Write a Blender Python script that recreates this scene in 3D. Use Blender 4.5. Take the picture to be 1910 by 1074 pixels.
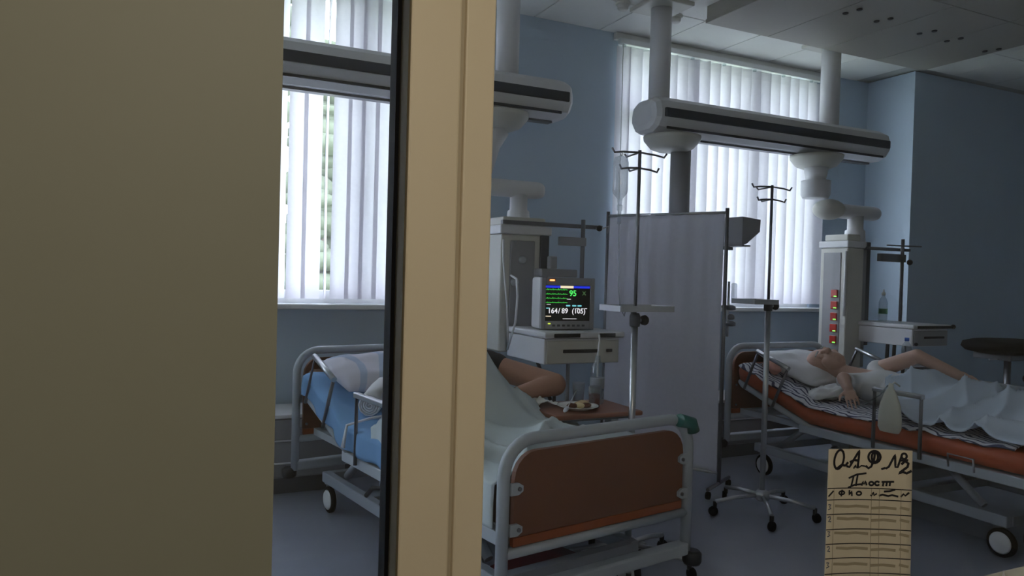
import bpy, bmesh, math, random
from mathutils import Vector, Matrix, noise
random.seed(7)
R = math.radians
scn = bpy.context.scene
for o in list(bpy.data.objects): bpy.data.objects.remove(o, do_unlink=True)
C = scn.collection

# ------------------------------------------------------------------ camera
EYE = 1.40
TH, PI_, RO = R(25.71), R(-0.967), R(1.586)
F = Vector((math.sin(TH)*math.cos(PI_), math.cos(TH)*math.cos(PI_), math.sin(PI_)))
Rt = Vector((math.cos(TH), -math.sin(TH), 0)); Up = Rt.cross(F)
R2 = Rt*math.cos(RO) + Up*math.sin(RO); U2 = Up*math.cos(RO) - Rt*math.sin(RO)
cam_d = bpy.data.cameras.new('camera'); cam = bpy.data.objects.new('camera', cam_d); C.objects.link(cam)
cam_d.sensor_width = 36; cam_d.lens = 1380/1910*36; cam_d.clip_start = 0.02; cam_d.clip_end = 200
m = Matrix((R2, U2, -F)).transposed().to_4x4(); m.translation = (0, 0, EYE)
cam.matrix_world = m; scn.camera = cam

# ------------------------------------------------------------------ world, lights, exposure
w = bpy.data.worlds.new('overcast_sky'); scn.world = w; w.use_nodes = True
bg = w.node_tree.nodes['Background']; bg.inputs[0].default_value = (0.80, 0.87, 1.0, 1); bg.inputs[1].default_value = 11.6
def area(name, loc, rot, sx, sy, power, col):
    d = bpy.data.lights.new(name, 'AREA'); d.shape = 'RECTANGLE'; d.size = sx; d.size_y = sy; d.energy = power; d.color = col
    o = bpy.data.objects.new(name, d); C.objects.link(o); o.location = loc; o.rotation_euler = rot; return o
ld = bpy.data.lights.new('added_corridor_light', 'POINT'); ld.energy = 17; ld.color = (1.0, 0.90, 0.73); ld.shadow_soft_size = 0.10
lo = bpy.data.objects.new('added_corridor_light', ld); C.objects.link(lo); lo.location = (0.15, -0.40, 2.02)  # unseen light added low in the corridor to brighten the beige frame
scn.view_settings.view_transform = 'Standard'; scn.view_settings.look = 'None'
scn.view_settings.exposure = 0.0; scn.view_settings.gamma = 1.0; scn.view_settings.use_curve_mapping = False

# ------------------------------------------------------------------ materials
M = {}
def mat(name, col, rough=0.5, metal=0.0, var=0.06, nscale=8.0, bump=0.0, bscale=60.0, spec=0.5, sheen=0.0):
    if name in M: return M[name]
    mt = bpy.data.materials.new(name); mt.use_nodes = True; nt = mt.node_tree; b = nt.nodes['Principled BSDF']
    b.inputs['Roughness'].default_value = rough; b.inputs['Metallic'].default_value = metal
    b.inputs['Specular IOR Level'].default_value = spec
    if sheen: b.inputs['Sheen Weight'].default_value = sheen
    tc = nt.nodes.new('ShaderNodeTexCoord')
    n = nt.nodes.new('ShaderNodeTexNoise'); n.inputs['Scale'].default_value = nscale; n.inputs['Detail'].default_value = 4
    nt.links.new(tc.outputs['Object'], n.inputs['Vector'])
    r = nt.nodes.new('ShaderNodeMix'); r.data_type = 'RGBA'
    r.inputs[6].default_value = tuple(max(0, c*(1-var)) for c in col)+(1,); r.inputs[7].default_value = tuple(min(1, c*(1+var)) for c in col)+(1,)
    nt.links.new(n.outputs['Fac'], r.inputs[0]); nt.links.new(r.outputs[2], b.inputs['Base Color'])
    if bump:
        n2 = nt.nodes.new('ShaderNodeTexNoise'); n2.inputs['Scale'].default_value = bscale; n2.inputs['Detail'].default_value = 3
        nt.links.new(tc.outputs['Object'], n2.inputs['Vector'])
        bp = nt.nodes.new('ShaderNodeBump'); bp.inputs['Strength'].default_value = bump; bp.inputs['Distance'].default_value = 0.01
        nt.links.new(n2.outputs['Fac'], bp.inputs['Height']); nt.links.new(bp.outputs[0], b.inputs['Normal'])
    M[name] = mt; return mt
def emit(name, col, s):
    if name in M: return M[name]
    mt = bpy.data.materials.new(name); mt.use_nodes = True; b = mt.node_tree.nodes['Principled BSDF']
    b.inputs['Base Color'].default_value = (0.01, 0.01, 0.01, 1); b.inputs['Emission Color'].default_value = col+(1,); b.inputs['Emission Strength'].default_value = s
    M[name] = mt; return mt
def clear(name, tint=(0.97, 0.98, 0.97), refl=0.05, rough=0.02, milky=0.0, mcol=(0.8, 0.8, 0.8), vein=0.0):
    """thin clear sheet: straight-through transmission, Fresnel gloss, optional milkiness"""
    mt = bpy.data.materials.new(name); mt.use_nodes = True; nt = mt.node_tree; nt.nodes.clear()
    out = nt.nodes.new('ShaderNodeOutputMaterial'); t = nt.nodes.new('ShaderNodeBsdfTransparent'); t.inputs[0].default_value = tint+(1,)
    g = nt.nodes.new('ShaderNodeBsdfGlossy'); g.inputs['Roughness'].default_value = rough
    fr = nt.nodes.new('ShaderNodeLayerWeight'); fr.inputs[0].default_value = 0.5          # Schlick: the same on both faces of the sheet
    pw = nt.nodes.new('ShaderNodeMath'); pw.operation = 'POWER'; pw.inputs[1].default_value = 5.0
    mu = nt.nodes.new('ShaderNodeMath'); mu.operation = 'MULTIPLY_ADD'; mu.inputs[1].default_value = 0.6; mu.inputs[2].default_value = refl
    nt.links.new(fr.outputs['Facing'], pw.inputs[0]); nt.links.new(pw.outputs[0], mu.inputs[0])
    last = t
    if milky:
        d = nt.nodes.new('ShaderNodeBsdfDiffuse'); d.inputs[0].default_value = mcol+(1,)
        tl = nt.nodes.new('ShaderNodeBsdfTranslucent'); tl.inputs[0].default_value = mcol+(1,)
        md = nt.nodes.new('ShaderNodeMixShader'); md.inputs[0].default_value = 0.5
        nt.links.new(d.outputs[0], md.inputs[1]); nt.links.new(tl.outputs[0], md.inputs[2])
        mm = nt.nodes.new('ShaderNodeMixShader'); mm.inputs[0].default_value = milky
        if vein:
            n = nt.nodes.new('ShaderNodeTexNoise'); n.inputs['Scale'].default_value = vein
            mr = nt.nodes.new('ShaderNodeMapRange'); mr.inputs[1].default_value = 0.3; mr.inputs[2].default_value = 0.7; mr.inputs[3].default_value = milky*0.6; mr.inputs[4].default_value = min(1, milky*1.4)
            nt.links.new(n.outputs['Fac'], mr.inputs[0]); nt.links.new(mr.outputs[0], mm.inputs[0])
        nt.links.new(t.outputs[0], mm.inputs[1]); nt.links.new(md.outputs[0], mm.inputs[2]); last = mm
    mx = nt.nodes.new('ShaderNodeMixShader'); nt.links.new(mu.outputs[0], mx.inputs[0])
    nt.links.new(last.outputs[0], mx.inputs[1]); nt.links.new(g.outputs[0], mx.inputs[2]); nt.links.new(mx.outputs[0], out.inputs[0])
    M[name] = mt; return mt
def fabric_translucent(name, col, tcol, fac=0.5):
    mt = bpy.data.materials.new(name); mt.use_nodes = True; nt = mt.node_tree; nt.nodes.clear()
    out = nt.nodes.new('ShaderNodeOutputMaterial'); d = nt.nodes.new('ShaderNodeBsdfDiffuse'); t = nt.nodes.new('ShaderNodeBsdfTranslucent')
    tc = nt.nodes.new('ShaderNodeTexCoord'); n = nt.nodes.new('ShaderNodeTexNoise'); n.inputs['Scale'].default_value = 40
    nt.links.new(tc.outputs['Object'], n.inputs['Vector'])
    for s, c in ((d, col), (t, tcol)):
        r = nt.nodes.new('ShaderNodeMix'); r.data_type = 'RGBA'
        r.inputs[6].default_value = tuple(x*0.94 for x in c)+(1,); r.inputs[7].default_value = tuple(min(1, x*1.04) for x in c)+(1,)
        nt.links.new(n.outputs['Fac'], r.inputs[0]); nt.links.new(r.outputs[2], s.inputs[0])
    mx = nt.nodes.new('ShaderNodeMixShader'); mx.inputs[0].default_value = fac
    nt.links.new(d.outputs[0], mx.inputs[1]); nt.links.new(t.outputs[0], mx.inputs[2]); nt.links.new(mx.outputs[0], out.inputs[0])
    M[name] = mt; return mt
def striped(name, c1, c2, freq, direction='X', edge=0.5):
    mt = bpy.data.materials.new(name); mt.use_nodes = True; nt = mt.node_tree; b = nt.nodes['Principled BSDF']; b.inputs['Roughness'].default_value = 0.9
    b.inputs['Specular IOR Level'].default_value = 0.1
    tc = nt.nodes.new('ShaderNodeTexCoord'); wv = nt.nodes.new('ShaderNodeTexWave'); wv.bands_direction = direction
    wv.inputs['Scale'].default_value = freq; wv.inputs['Distortion'].default_value = 11.0; wv.inputs['Detail'].default_value = 1.5; wv.inputs['Detail Scale'].default_value = 0.8
    nt.links.new(tc.outputs['Object'], wv.inputs['Vector'])
    cr = nt.nodes.new('ShaderNodeValToRGB'); cr.color_ramp.elements[0].position = edge-0.06; cr.color_ramp.elements[1].position = edge+0.06
    cr.color_ramp.elements[0].color = c1+(1,); cr.color_ramp.elements[1].color = c2+(1,)
    nt.links.new(wv.outputs['Fac'], cr.inputs[0]); nt.links.new(cr.outputs[0], b.inputs['Base Color'])
    M[name] = mt; return mt

mat('blue_paint', (0.54, 0.655, 0.78), 0.65, var=0.05, nscale=2.0, bump=0.05, bscale=120)
mat('beige_paint', (0.66, 0.62, 0.54), 0.5, var=0.03, nscale=3, bump=0.03, bscale=150)
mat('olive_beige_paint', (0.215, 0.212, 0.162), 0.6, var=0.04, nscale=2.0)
mat('frame_beige', (0.80, 0.69, 0.50), 0.42, var=0.03, nscale=5, bump=0.02, bscale=100)
mat('reveal_shade_brown', (0.13, 0.105, 0.065), 0.8, spec=0.1)  # shade on the side of the post, put into the colour
mat('frame_groove', (0.46, 0.39, 0.27), 0.6)
mat('white_paint', (0.78, 0.78, 0.76), 0.6, var=0.03)
mat('tile_white', (0.88, 0.88, 0.85), 0.75, var=0.04, nscale=20, bump=0.08, bscale=200)
mat('soffit_metal', (0.42, 0.40, 0.35), 0.5, var=0.04, nscale=2)
mat('grid_grey', (0.55, 0.55, 0.53), 0.6)
mat('vinyl_floor', (0.31, 0.325, 0.39), 0.30, var=0.10, nscale=5, bump=0.02, bscale=30)
mat('plinth_grey', (0.12, 0.12, 0.13), 0.5)
mat('pvc_white', (0.85, 0.86, 0.87), 0.3, var=0.02)
mat('rubber', (0.008, 0.008, 0.009), 0.8, spec=0.1)
mat('device_white', (0.80, 0.80, 0.83), 0.35, var=0.02)
mat('device_cream', (0.66, 0.65, 0.60), 0.4, var=0.03)
mat('device_grey', (0.34, 0.34, 0.36), 0.45, var=0.04)
mat('device_dark', (0.09, 0.095, 0.11), 0.45)
mat('stripe_dark', (0.045, 0.055, 0.075), 0.4)
mat('black_plastic', (0.015, 0.015, 0.017), 0.4)
mat('steel', (0.55, 0.56, 0.58), 0.28, metal=0.9, var=0.05)
mat('steel_dark', (0.22, 0.22, 0.24), 0.4, metal=0.7, var=0.05)
mat('bed_white', (0.47, 0.51, 0.56), 0.35, var=0.03)
mat('bed_grey', (0.35, 0.38, 0.43), 0.45, var=0.04)
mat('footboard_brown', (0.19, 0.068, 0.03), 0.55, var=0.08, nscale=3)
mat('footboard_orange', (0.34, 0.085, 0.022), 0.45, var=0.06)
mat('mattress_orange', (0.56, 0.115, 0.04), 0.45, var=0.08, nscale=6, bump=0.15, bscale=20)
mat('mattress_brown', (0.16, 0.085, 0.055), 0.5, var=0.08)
mat('table_brown', (0.34, 0.13, 0.075), 0.35, var=0.10, nscale=4)
mat('linen_white', (0.80, 0.80, 0.83), 0.9, var=0.03, bump=0.25, bscale=14, spec=0.1)
mat('linen_lilac', (0.70, 0.67, 0.74), 0.9, var=0.05, bump=0.25, bscale=14, spec=0.1)
mat('blanket_pale', (0.62, 0.69, 0.72), 0.9, var=0.05, bump=0.2, bscale=10, spec=0.1)
mat('blanket_blue_white', (0.68, 0.77, 0.90), 0.9, var=0.05, bump=0.2, bscale=10, spec=0.1)
mat('sheet_blue', (0.20, 0.37, 0.62), 0.85, var=0.12, nscale=5, bump=0.3, bscale=10, spec=0.15)
mat('skin', (0.50, 0.27, 0.19), 0.55, var=0.06, nscale=12, bump=0.08, bscale=90)
mat('skin_pale', (0.62, 0.39, 0.30), 0.5, var=0.07, nscale=12, bump=0.08, bscale=90)
mat('shirt_black', (0.02, 0.02, 0.024), 0.9, bump=0.2, bscale=30)
mat('shirt_white', (0.74, 0.74, 0.75), 0.9, bump=0.2, bscale=20)
mat('hair_dark', (0.03, 0.022, 0.018), 0.7, bump=0.6, bscale=150)
mat('hair_grey', (0.45, 0.43, 0.42), 0.7, bump=0.6, bscale=150)
mat('red_socket', (0.55, 0.03, 0.02), 0.35)
mat('orange_cover', (0.62, 0.2, 0.05), 0.5)
mat('dark_red', (0.16, 0.012, 0.012), 0.5)
mat('green_plastic', (0.01, 0.13, 0.11), 0.4)
mat('china', (0.80, 0.79, 0.76), 0.25)
mat('bread', (0.62, 0.45, 0.25), 0.8, var=0.2, nscale=40, bump=0.3)
mat('meat', (0.16, 0.055, 0.03), 0.6, var=0.3, nscale=50, bump=0.4)
mat('cheese', (0.75, 0.62, 0.35), 0.6, var=0.1)
mat('paper_white', (0.85, 0.84, 0.80), 0.85)
mat('paper_cream', (0.74, 0.67, 0.52), 0.85, var=0.04, nscale=30)
mat('ink', (0.012, 0.012, 0.018), 0.7)
mat('ink_faint', (0.42, 0.36, 0.25), 0.9)
mat('ink_blue', (0.10, 0.12, 0.18), 0.8)
mat('pink_cloth', (0.72, 0.36, 0.28), 0.9, bump=0.3, bscale=30)
mat('cap_blue', (0.02, 0.10, 0.45), 0.4)
mat('label_green', (0.10, 0.30, 0.18), 0.5)
mat('bark', (0.20, 0.165, 0.14), 0.95, var=0.3, nscale=6, bump=0.8, bscale=20)
mat('foliage', (0.11, 0.13, 0.09), 0.95, var=0.4, nscale=5)
mat('grass', (0.34, 0.38, 0.27), 0.95, var=0.3, nscale=1.5)
mat('lamp_white', (0.8, 0.8, 0.78), 0.4)
clear('glass_partition', (0.955, 0.96, 0.96), 0.035, 0.0)
clear('glass_window', (0.97, 0.98, 0.98), 0.04, 0.0)
clear('clear_plastic', (0.86, 0.90, 0.92), 0.09, 0.08, 0.10, (0.7, 0.75, 0.8))
clear('tumbler', (0.86, 0.88, 0.90), 0.10, 0.05, 0.08)
clear('milky_bag', (0.9, 0.9, 0.84), 0.04, 0.3, 0.90, (0.84, 0.82, 0.72))
clear('iv_plastic', (0.88, 0.9, 0.92), 0.10, 0.1, 0.22, (0.75, 0.78, 0.82), 20)
clear('red_drink', (0.62, 0.06, 0.02), 0.06, 0.1, 0.35, (0.62, 0.07, 0.02))
fabric_translucent('blind_fabric', (0.82, 0.80, 0.85), (0.72, 0.70, 0.755), 0.46)
fabric_translucent('screen_cloth', (0.86, 0.86, 0.93), (0.80, 0.80, 0.88), 0.38)
striped('striped_linen', (0.74, 0.74, 0.80), (0.09, 0.095, 0.17), 9.0, 'X', 0.74)
striped('blue_stripe_linen', (0.64, 0.62, 0.69), (0.44, 0.50, 0.64), 2.0, 'X', 0.74)

# ------------------------------------------------------------------ mesh helpers
class MB:
    def __init__(s): s.v = []; s.f = []; s.smooth = []
    def add(s, vs, fs, smooth=False):
        k = len(s.v); s.v += [tuple(v) for v in vs]; s.f += [tuple(i+k for i in f) for f in fs]; s.smooth += [smooth]*len(fs); return s
    def box(s, c, size, rz=0.0, ch=0.0, mtx=None):
        x, y, z = [d/2 for d in size]
        if ch <= 0:
            vs = [(i*x, j*y, k*z) for i in (-1, 1) for j in (-1, 1) for k in (-1, 1)]
            fs = [(0, 1, 3, 2), (4, 6, 7, 5), (0, 4, 5, 1), (2, 3, 7, 6), (0, 2, 6, 4), (1, 5, 7, 3)]
        else:
            bm = bmesh.new(); bmesh.ops.create_cube(bm, size=1)
            for v in bm.verts: v.co = Vector((v.co.x*2*x, v.co.y*2*y, v.co.z*2*z))
            bmesh.ops.bevel(bm, geom=list(bm.edges), offset=min(ch, x*.95, y*.95, z*.95), segments=2, affect='EDGES', profile=0.5)
            bm.verts.index_update(); vs = [v.co.copy() for v in bm.verts]; fs = [[v.index for v in f.verts] for f in bm.faces]; bm.free()
        mm = mtx if mtx is not None else Matrix.Rotation(rz, 4, 'Z')
        return s.add([Vector(c) + mm.to_3x3() @ Vector(v) for v in vs], fs)
    def b2(s, x0, x1, y0, y1, z0, z1, ch=0.0): return s.box(((x0+x1)/2, (y0+y1)/2, (z0+z1)/2), (abs(x1-x0), abs(y1-y0), abs(z1-z0)), 0, ch)
    def tube(s, pts, r, n=10, closed=False, caps=True):
        pts = [Vector(p) for p in pts]; rs = r if isinstance(r, (list, tuple)) else [r]*len(pts)
        N = len(pts); vs = []; prev = None
        for i, p in enumerate(pts):
            if closed: t = pts[(i+1) % N]-pts[i-1]
            elif i == 0: t = pts[1]-p
            elif i == N-1: t = p-pts[i-1]
            else: t = (pts[i+1]-p).normalized()+(p-pts[i-1]).normalized()
            t.normalize()
            if prev is None:
                a = Vector((0, 0, 1)) if abs(t.z) < 0.9 else Vector((1, 0, 0))
                u = t.cross(a).normalized()
            else: u = (prev - t*prev.dot(t)).normalized()
            prev = u; vv = t.cross(u)
            for k in range(n):
                a = 2*math.pi*k/n; vs.append(p+(u*math.cos(a)+vv*math.sin(a))*rs[i])
        fs = []
        for i in range(N if closed else N-1):
            for k in range(n):
                a = i*n+k; b = i*n+(k+1) % n; j = ((i+1) % N)*n; fs.append((a, b, j+(k+1) % n, j+k))
        s.add(vs, fs, True)
        if caps and not closed:
            s.add(vs[:n], [tuple(range(n))[::-1]]); s.add(vs[-n:], [tuple(range(n))])
        return s
    def lathe(s, prof, c=(0, 0, 0), n=20, sx=1.0, sy=1.0, mtx=None):
        vs = []; c = Vector(c)
        for r, z in prof:
            for k in range(n):
                a = 2*math.pi*k/n; v = Vector((r*sx*math.cos(a), r*sy*math.sin(a), z))
                if mtx is not None: v = mtx.to_3x3() @ v
                vs.append(c+v)
        fs = [(i*n+k, i*n+(k+1) % n, (i+1)*n+(k+1) % n, (i+1)*n+k) for i in range(len(prof)-1) for k in range(n)]
        s.add(vs, fs, True)
        if prof[0][0] > 1e-5: s.add(vs[:n], [tuple(range(n))[::-1]])
        if prof[-1][0] > 1e-5: s.add(vs[-n:], [tuple(range(n))])
        return s
    def ball(s, c, rad, mtx=None, n=16, m=10):
        rx, ry, rz = rad if isinstance(rad, (tuple, list, Vector)) else (rad,)*3
        vs = []; c = Vector(c)
        for i in range(m+1):
            t = math.pi*i/m
            for k in range(n):
                a = 2*math.pi*k/n
                v = Vector((rx*math.sin(t)*math.cos(a), ry*math.sin(t)*math.sin(a), -rz*math.cos(t)))
                if mtx is not None: v = mtx.to_3x3() @ v
                vs.append(c+v)
        fs = [(i*n+k, i*n+(k+1) % n, (i+1)*n+(k+1) % n, (i+1)*n+k) for i in range(m) for k in range(n)]
        return s.add(vs, fs, True)
    def cap(s, a, b, ra, rb):
        a = Vector(a); b = Vector(b); s.tube([a, b], [ra, rb], 14); s.ball(a, ra); s.ball(b, rb); return s
    def prism(s, poly, h, mtx):
        """poly in local xy, extruded by h along local z, placed by mtx"""
        n = len(poly); vs = [mtx @ Vector((x, y, 0)) for x, y in poly]+[mtx @ Vector((x, y, h)) for x, y in poly]
        return s.add(vs, [tuple(range(n))[::-1], tuple(range(n, 2*n))]+[(i, (i+1) % n, n+(i+1) % n, n+i) for i in range(n)])
    def ribbon(s, pts, wd, nrm):
        """thin flat pen stroke on a plane with normal nrm"""
        pts = [Vector(p) for p in pts]; nrm = Vector(nrm); vs = []
        for i, p in enumerate(pts):
            t = (pts[min(i+1, len(pts)-1)]-pts[max(i-1, 0)]); t = t.normalized() if t.length > 1e-9 else Vector((1, 0, 0))
            q = t.cross(nrm)*wd/2
            if i == 0: p = p - t*wd*0.3
            if i == len(pts)-1: p = p + t*wd*0.3
            vs += [p-q, p+q]
        return s.add(vs, [(2*i, 2*i+1, 2*i+3, 2*i+2) for i in range(len(pts)-1)])
    def grid(s, fn, nu, nv, closed_u=False):
        vs = [fn(i/(nu-1), j/(nv-1)) for i in range(nu) for j in range(nv)]
        return s.add(vs, [(i*nv+j, (i+1)*nv+j, (i+1)*nv+j+1, i*nv+j+1) for i in range(nu-1) for j in range(nv-1)], True)
    def mesh(s, name):
        me = bpy.data.meshes.new(name); me.from_pydata(s.v, [], s.f); me.polygons.foreach_set('use_smooth', s.smooth)
        bm = bmesh.new(); bm.from_mesh(me); bmesh.ops.remove_doubles(bm, verts=bm.verts, dist=1e-5); bmesh.ops.recalc_face_normals(bm, faces=bm.faces); bm.to_mesh(me); bm.free()
        me.update(); return me
    def build(s, name, mt, parent=None, solid=0.0):
        me = s.mesh(name); me.materials.append(M[mt]); o = bpy.data.objects.new(name, me); C.objects.link(o); o.parent = parent
        if solid:
            sm = o.modifiers.new('thickness', 'SOLIDIFY'); sm.thickness = solid; sm.offset = -1
        return o
def tag(o, label, cat, group=None):
    o['label'] = label; o['category'] = cat
    if group: o['group'] = group
    return o
def empty(name, loc=(0, 0, 0), rz=0.0):
    o = bpy.data.objects.new(name, None); C.objects.link(o); o.location = loc; o.rotation_euler = (0, 0, rz); o.empty_display_size = 0.1; return o
def struct(o): o['kind'] = 'structure'; return o
def remesh(mb, name, mt, parent=None, voxel=0.008, smooth=6):
    me = mb.mesh(name+'_source'); t = bpy.data.objects.new(name+'_source', me); C.objects.link(t)
    r = t.modifiers.new('r', 'REMESH'); r.mode = 'VOXEL'; r.voxel_size = voxel; r.use_smooth_shade = True
    k = t.modifiers.new('s', 'SMOOTH'); k.factor = 0.5; k.iterations = smooth
    dg = bpy.context.evaluated_depsgraph_get(); dg.update()
    out = bpy.data.meshes.new_from_object(t.evaluated_get(dg)); bpy.data.objects.remove(t); bpy.data.meshes.remove(me)
    out.name = name; out.materials.clear(); out.materials.append(M[mt])
    o = bpy.data.objects.new(name, out); C.objects.link(o); o.parent = parent; return o
def arc(c, r, a0, a1, n, ax, ay):
    c = Vector(c); ax = Vector(ax); ay = Vector(ay)
    return [c+ax*r*math.cos(a0+(a1-a0)*i/n)+ay*r*math.sin(a0+(a1-a0)*i/n) for i in range(n+1)]
def copy_tree(o, parent=None):
    c = o.copy(); C.objects.link(c); c.parent = parent
    for ch in list(o.children): copy_tree(ch, c)
    return c
def text_mesh(txt, size, name, mt, parent, loc, basis, shear=0.0):
    cu = bpy.data.curves.new(name, 'FONT'); cu.body = txt; cu.size = size; cu.extrude = 0.0004; cu.align_x = 'CENTER'; cu.offset = size*0.014; cu.shear = shear
    t = bpy.data.objects.new(name+'_source', cu); C.objects.link(t); dg = bpy.context.evaluated_depsgraph_get(); dg.update()
    me = bpy.data.meshes.new_from_object(t.evaluated_get(dg)); bpy.data.objects.remove(t); bpy.data.curves.remove(cu)
    me.materials.clear(); me.materials.append(M[mt]); me.transform(Matrix.Translation(loc) @ basis.to_4x4())
    o = bpy.data.objects.new(name, me); C.objects.link(o); o.parent = parent; return o

# ------------------------------------------------------------------ room shell
D, ZC, SILL = 5.2, 3.43, 1.17
W0 = (-3.9, -1.3); W1 = (-0.55, 1.95); W2 = (3.42, 5.70); WT = 3.36  # first opening is unseen, added for daylight
GX = 0.94  # plane of the glazed partition
XR, XE, YP = 6.415, 8.9, 4.69
def wall(name, boxes, mt='blue_paint'):
    mb = MB()
    for b in boxes: mb.b2(*b)
    return struct(mb.build(name, mt))
wall('wall_window', [(-4.4, W0[0], D, D+.3, 0, ZC), (W0[1], W1[0], D, D+.3, 0, ZC), (W0[0], W0[1], D, D+.3, 0, SILL), (W0[0], W0[1], D, D+.3, WT, ZC), (W1[1], W2[0], D, D+.3, 0, ZC), (W2[1], XR, D, D+.3, 0, ZC),
     (W1[0], W1[1], D, D+.3, 0, SILL), (W2[0], W2[1], D, D+.3, 0, SILL), (W1[0], W1[1], D, D+.3, WT, ZC), (W2[0], W2[1], D, D+.3, WT, ZC)])
wall('wall_right_return', [(XR, XE, YP, D+.3, 0, ZC)])
wall('wall_right', [(XE, XE+.2, GX, YP, 0, ZC)])
wall('wall_left', [(-4.6, -4.4, GX-.02, D+.3, 0, ZC)])
wall('wall_partition', [(-4.6, XE+.2, GX-.04, GX+.08, 2.70, ZC), (-4.6, XE+.2, GX-.04, GX+.05, 0, 0.74), (2.6, XE+.2, GX-.04, GX+.08, .74, 2.70)], 'beige_paint')
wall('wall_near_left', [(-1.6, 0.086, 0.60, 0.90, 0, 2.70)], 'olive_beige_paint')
wall('wall_corridor_back', [(-1.8, 4.2, -1.9, -1.75, 0, 2.7)], 'beige_paint')
wall('wall_corridor_left', [(-1.8, -1.6, -1.75, 0.9, 0, 2.7)], 'beige_paint')
wall('wall_corridor_right', [(4.2, 4.4, -1.9, 0.9, 0, 2.7)], 'beige_paint')
struct(MB().b2(-1.8, 4.4, -1.9, 0.9, 2.70, 2.80).build('ceiling_corridor', 'white_paint'))
struct(MB().b2(-4.6, XE+.2, -1.9, D+.3, -.12, 0).build('floor', 'vinyl_floor'))
ceil = struct(MB().b2(-4.6, XE+.2, GX-.04, D+.3, ZC+.012, ZC+.15).build('ceiling', 'grid_grey'))
# ceiling tiles, each one a piece of the ceiling
tile_me = MB().box((0, 0, 0), (.59, .59, .018), 0, .004).mesh('ceiling_tile'); tile_me.materials.append(M['tile_white'])
for i in range(22):
    for j in range(7):
        x = -1.87-2.4+.6*i; y = D-.30-.6*j
        if x > XE-.3 or (x > XR-.3 and y > YP-.3): continue
        o = bpy.data.objects.new('ceiling_tile', tile_me); C.objects.link(o); o.parent = ceil; o.location = (x, y, ZC+.004)
# lowered panel ceiling above the right bed
sof = struct(empty('ceiling_soffit', (0, 0, 0)))
SX0, SX1, SY1, SZ = 3.62, 6.05, 4.36, 3.30
MB().b2(SX0+.01, SX1-.01, 1.0, SY1-.01, SZ+.02, ZC+.01).build('soffit_core', 'soffit_metal', sof)
k = (SX1-SX0)/4
for i in range(4):
    for j in range(3):
        MB().b2(SX0+k*i+.003, SX0+k*(i+1)-.003, SY1-1.1*(j+1)+.003, SY1-1.1*j-.003, SZ, SZ+.03, .004).build('soffit_panel', 'soffit_metal', sof)
for x, y in ((4.312, 3.704), (4.334, 3.607), (4.631, 3.706), (4.667, 3.621), (5.127, 3.727), (5.165, 3.635), (5.458, 3.736), (5.486, 3.645), (5.943, 3.746), (5.98, 3.659)):
    MB().lathe([(.020, 0), (.020, -.006), (.016, -.009)], (x, y, SZ), 12).build('fixing_hole_cap', 'black_plastic', sof)
# baseboards and cornice beam
for nm, b in (('baseboard_window', (-4.4, XR, D-.012, D, 0, .10)), ('baseboard_return', (XR, XE, YP-.012, YP, 0, .10)), ('baseboard_corner', (XR-.012, XR, YP, D-.012, 0, .10))):
    struct(MB().b2(*b, .003).build(nm, 'plinth_grey'))
struct(MB().b2(W1[0]-.05, W1[1]+.05, D-.045, D, WT+.005, ZC-.008, .004).build('trim_1', 'white_paint'))
struct(MB().b2(W2[0]-.05, W2[1]+.05, D-.045, D, WT+.005, ZC-.008, .004).build('trim_2', 'white_paint'))

# ------------------------------------------------------------------ windows
def window(name, x0, x1, mull):
    e = struct(empty(name, ((x0+x1)/2, D+.2, SILL))); ox, oy, oz = e.location
    def L(a, b, c, d, e_, f): return (a-ox, b-ox, c-oy, d-oy, e_-oz, f-oz)
    y0, y1 = D+.03, D+.10; zt = WT
    fr = MB(); fr.b2(*L(x0, x0+.07, y0, y1, SILL, zt)); fr.b2(*L(x1-.07, x1, y0, y1, SILL, zt)); fr.b2(*L(x0+.07, x1-.07, y0, y1, SILL, SILL+.09)); fr.b2(*L(x0+.07, x1-.07, y0, y1, zt-.07, zt))
    fr.build('window_frame', 'pvc_white', e)
    xs = [x0+.07]+mull+[x1-.07]
    for mx in mull: MB().b2(*L(mx-.075, mx+.075, y0, y1, SILL+.09, zt-.07), .006).build('mullion', 'pvc_white', e)
    for i in range(len(xs)-1):
        a, b = xs[i]+.075*(i > 0), xs[i+1]-.075*(i < len(xs)-2)
        MB().b2(*L(a, b, y0+.005, y1-.005, 2.78, 2.86), .006).build('transom', 'pvc_white', e)
        MB().b2(*L(a, b, y0+.03, y0+.036, SILL+.09, 2.78)).build('pane', 'glass_window', e)
        MB().b2(*L(a, b, y0+.03, y0+.036, 2.86, zt-.07)).build('pane', 'glass_window', e)
        MB().b2(*L(a, b, y0-.006, y0+.005, 2.765, 2.785)).build('seal', 'rubber', e)
    for mx in mull:
        h = MB().b2(*L(mx-.012, mx+.012, y0-.008, y0, 2.0, 2.07), .003); h.b2(*L(mx-.010, mx+.010, y0-.024, y0-.016, 1.92, 2.06), .003); h.b2(*L(mx-.008, mx+.008, y0-.02, y0-.006, 2.03, 2.05))
        h.build('window_handle', 'steel_dark', e)
    MB().b2(*L(x0-.06, x1+.06, D-.14, D+.03, SILL-.035, SILL), .008).build('window_sill', 'pvc_white', e)
window('window_added', W0[0], W0[1], [-3.0, -2.15])  # unseen window, added to bring more daylight into the ward
window('window_1', W1[0], W1[1], [0.36, 1.28])
window('window_2', W2[0], W2[1], [4.18, 4.94])

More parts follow.
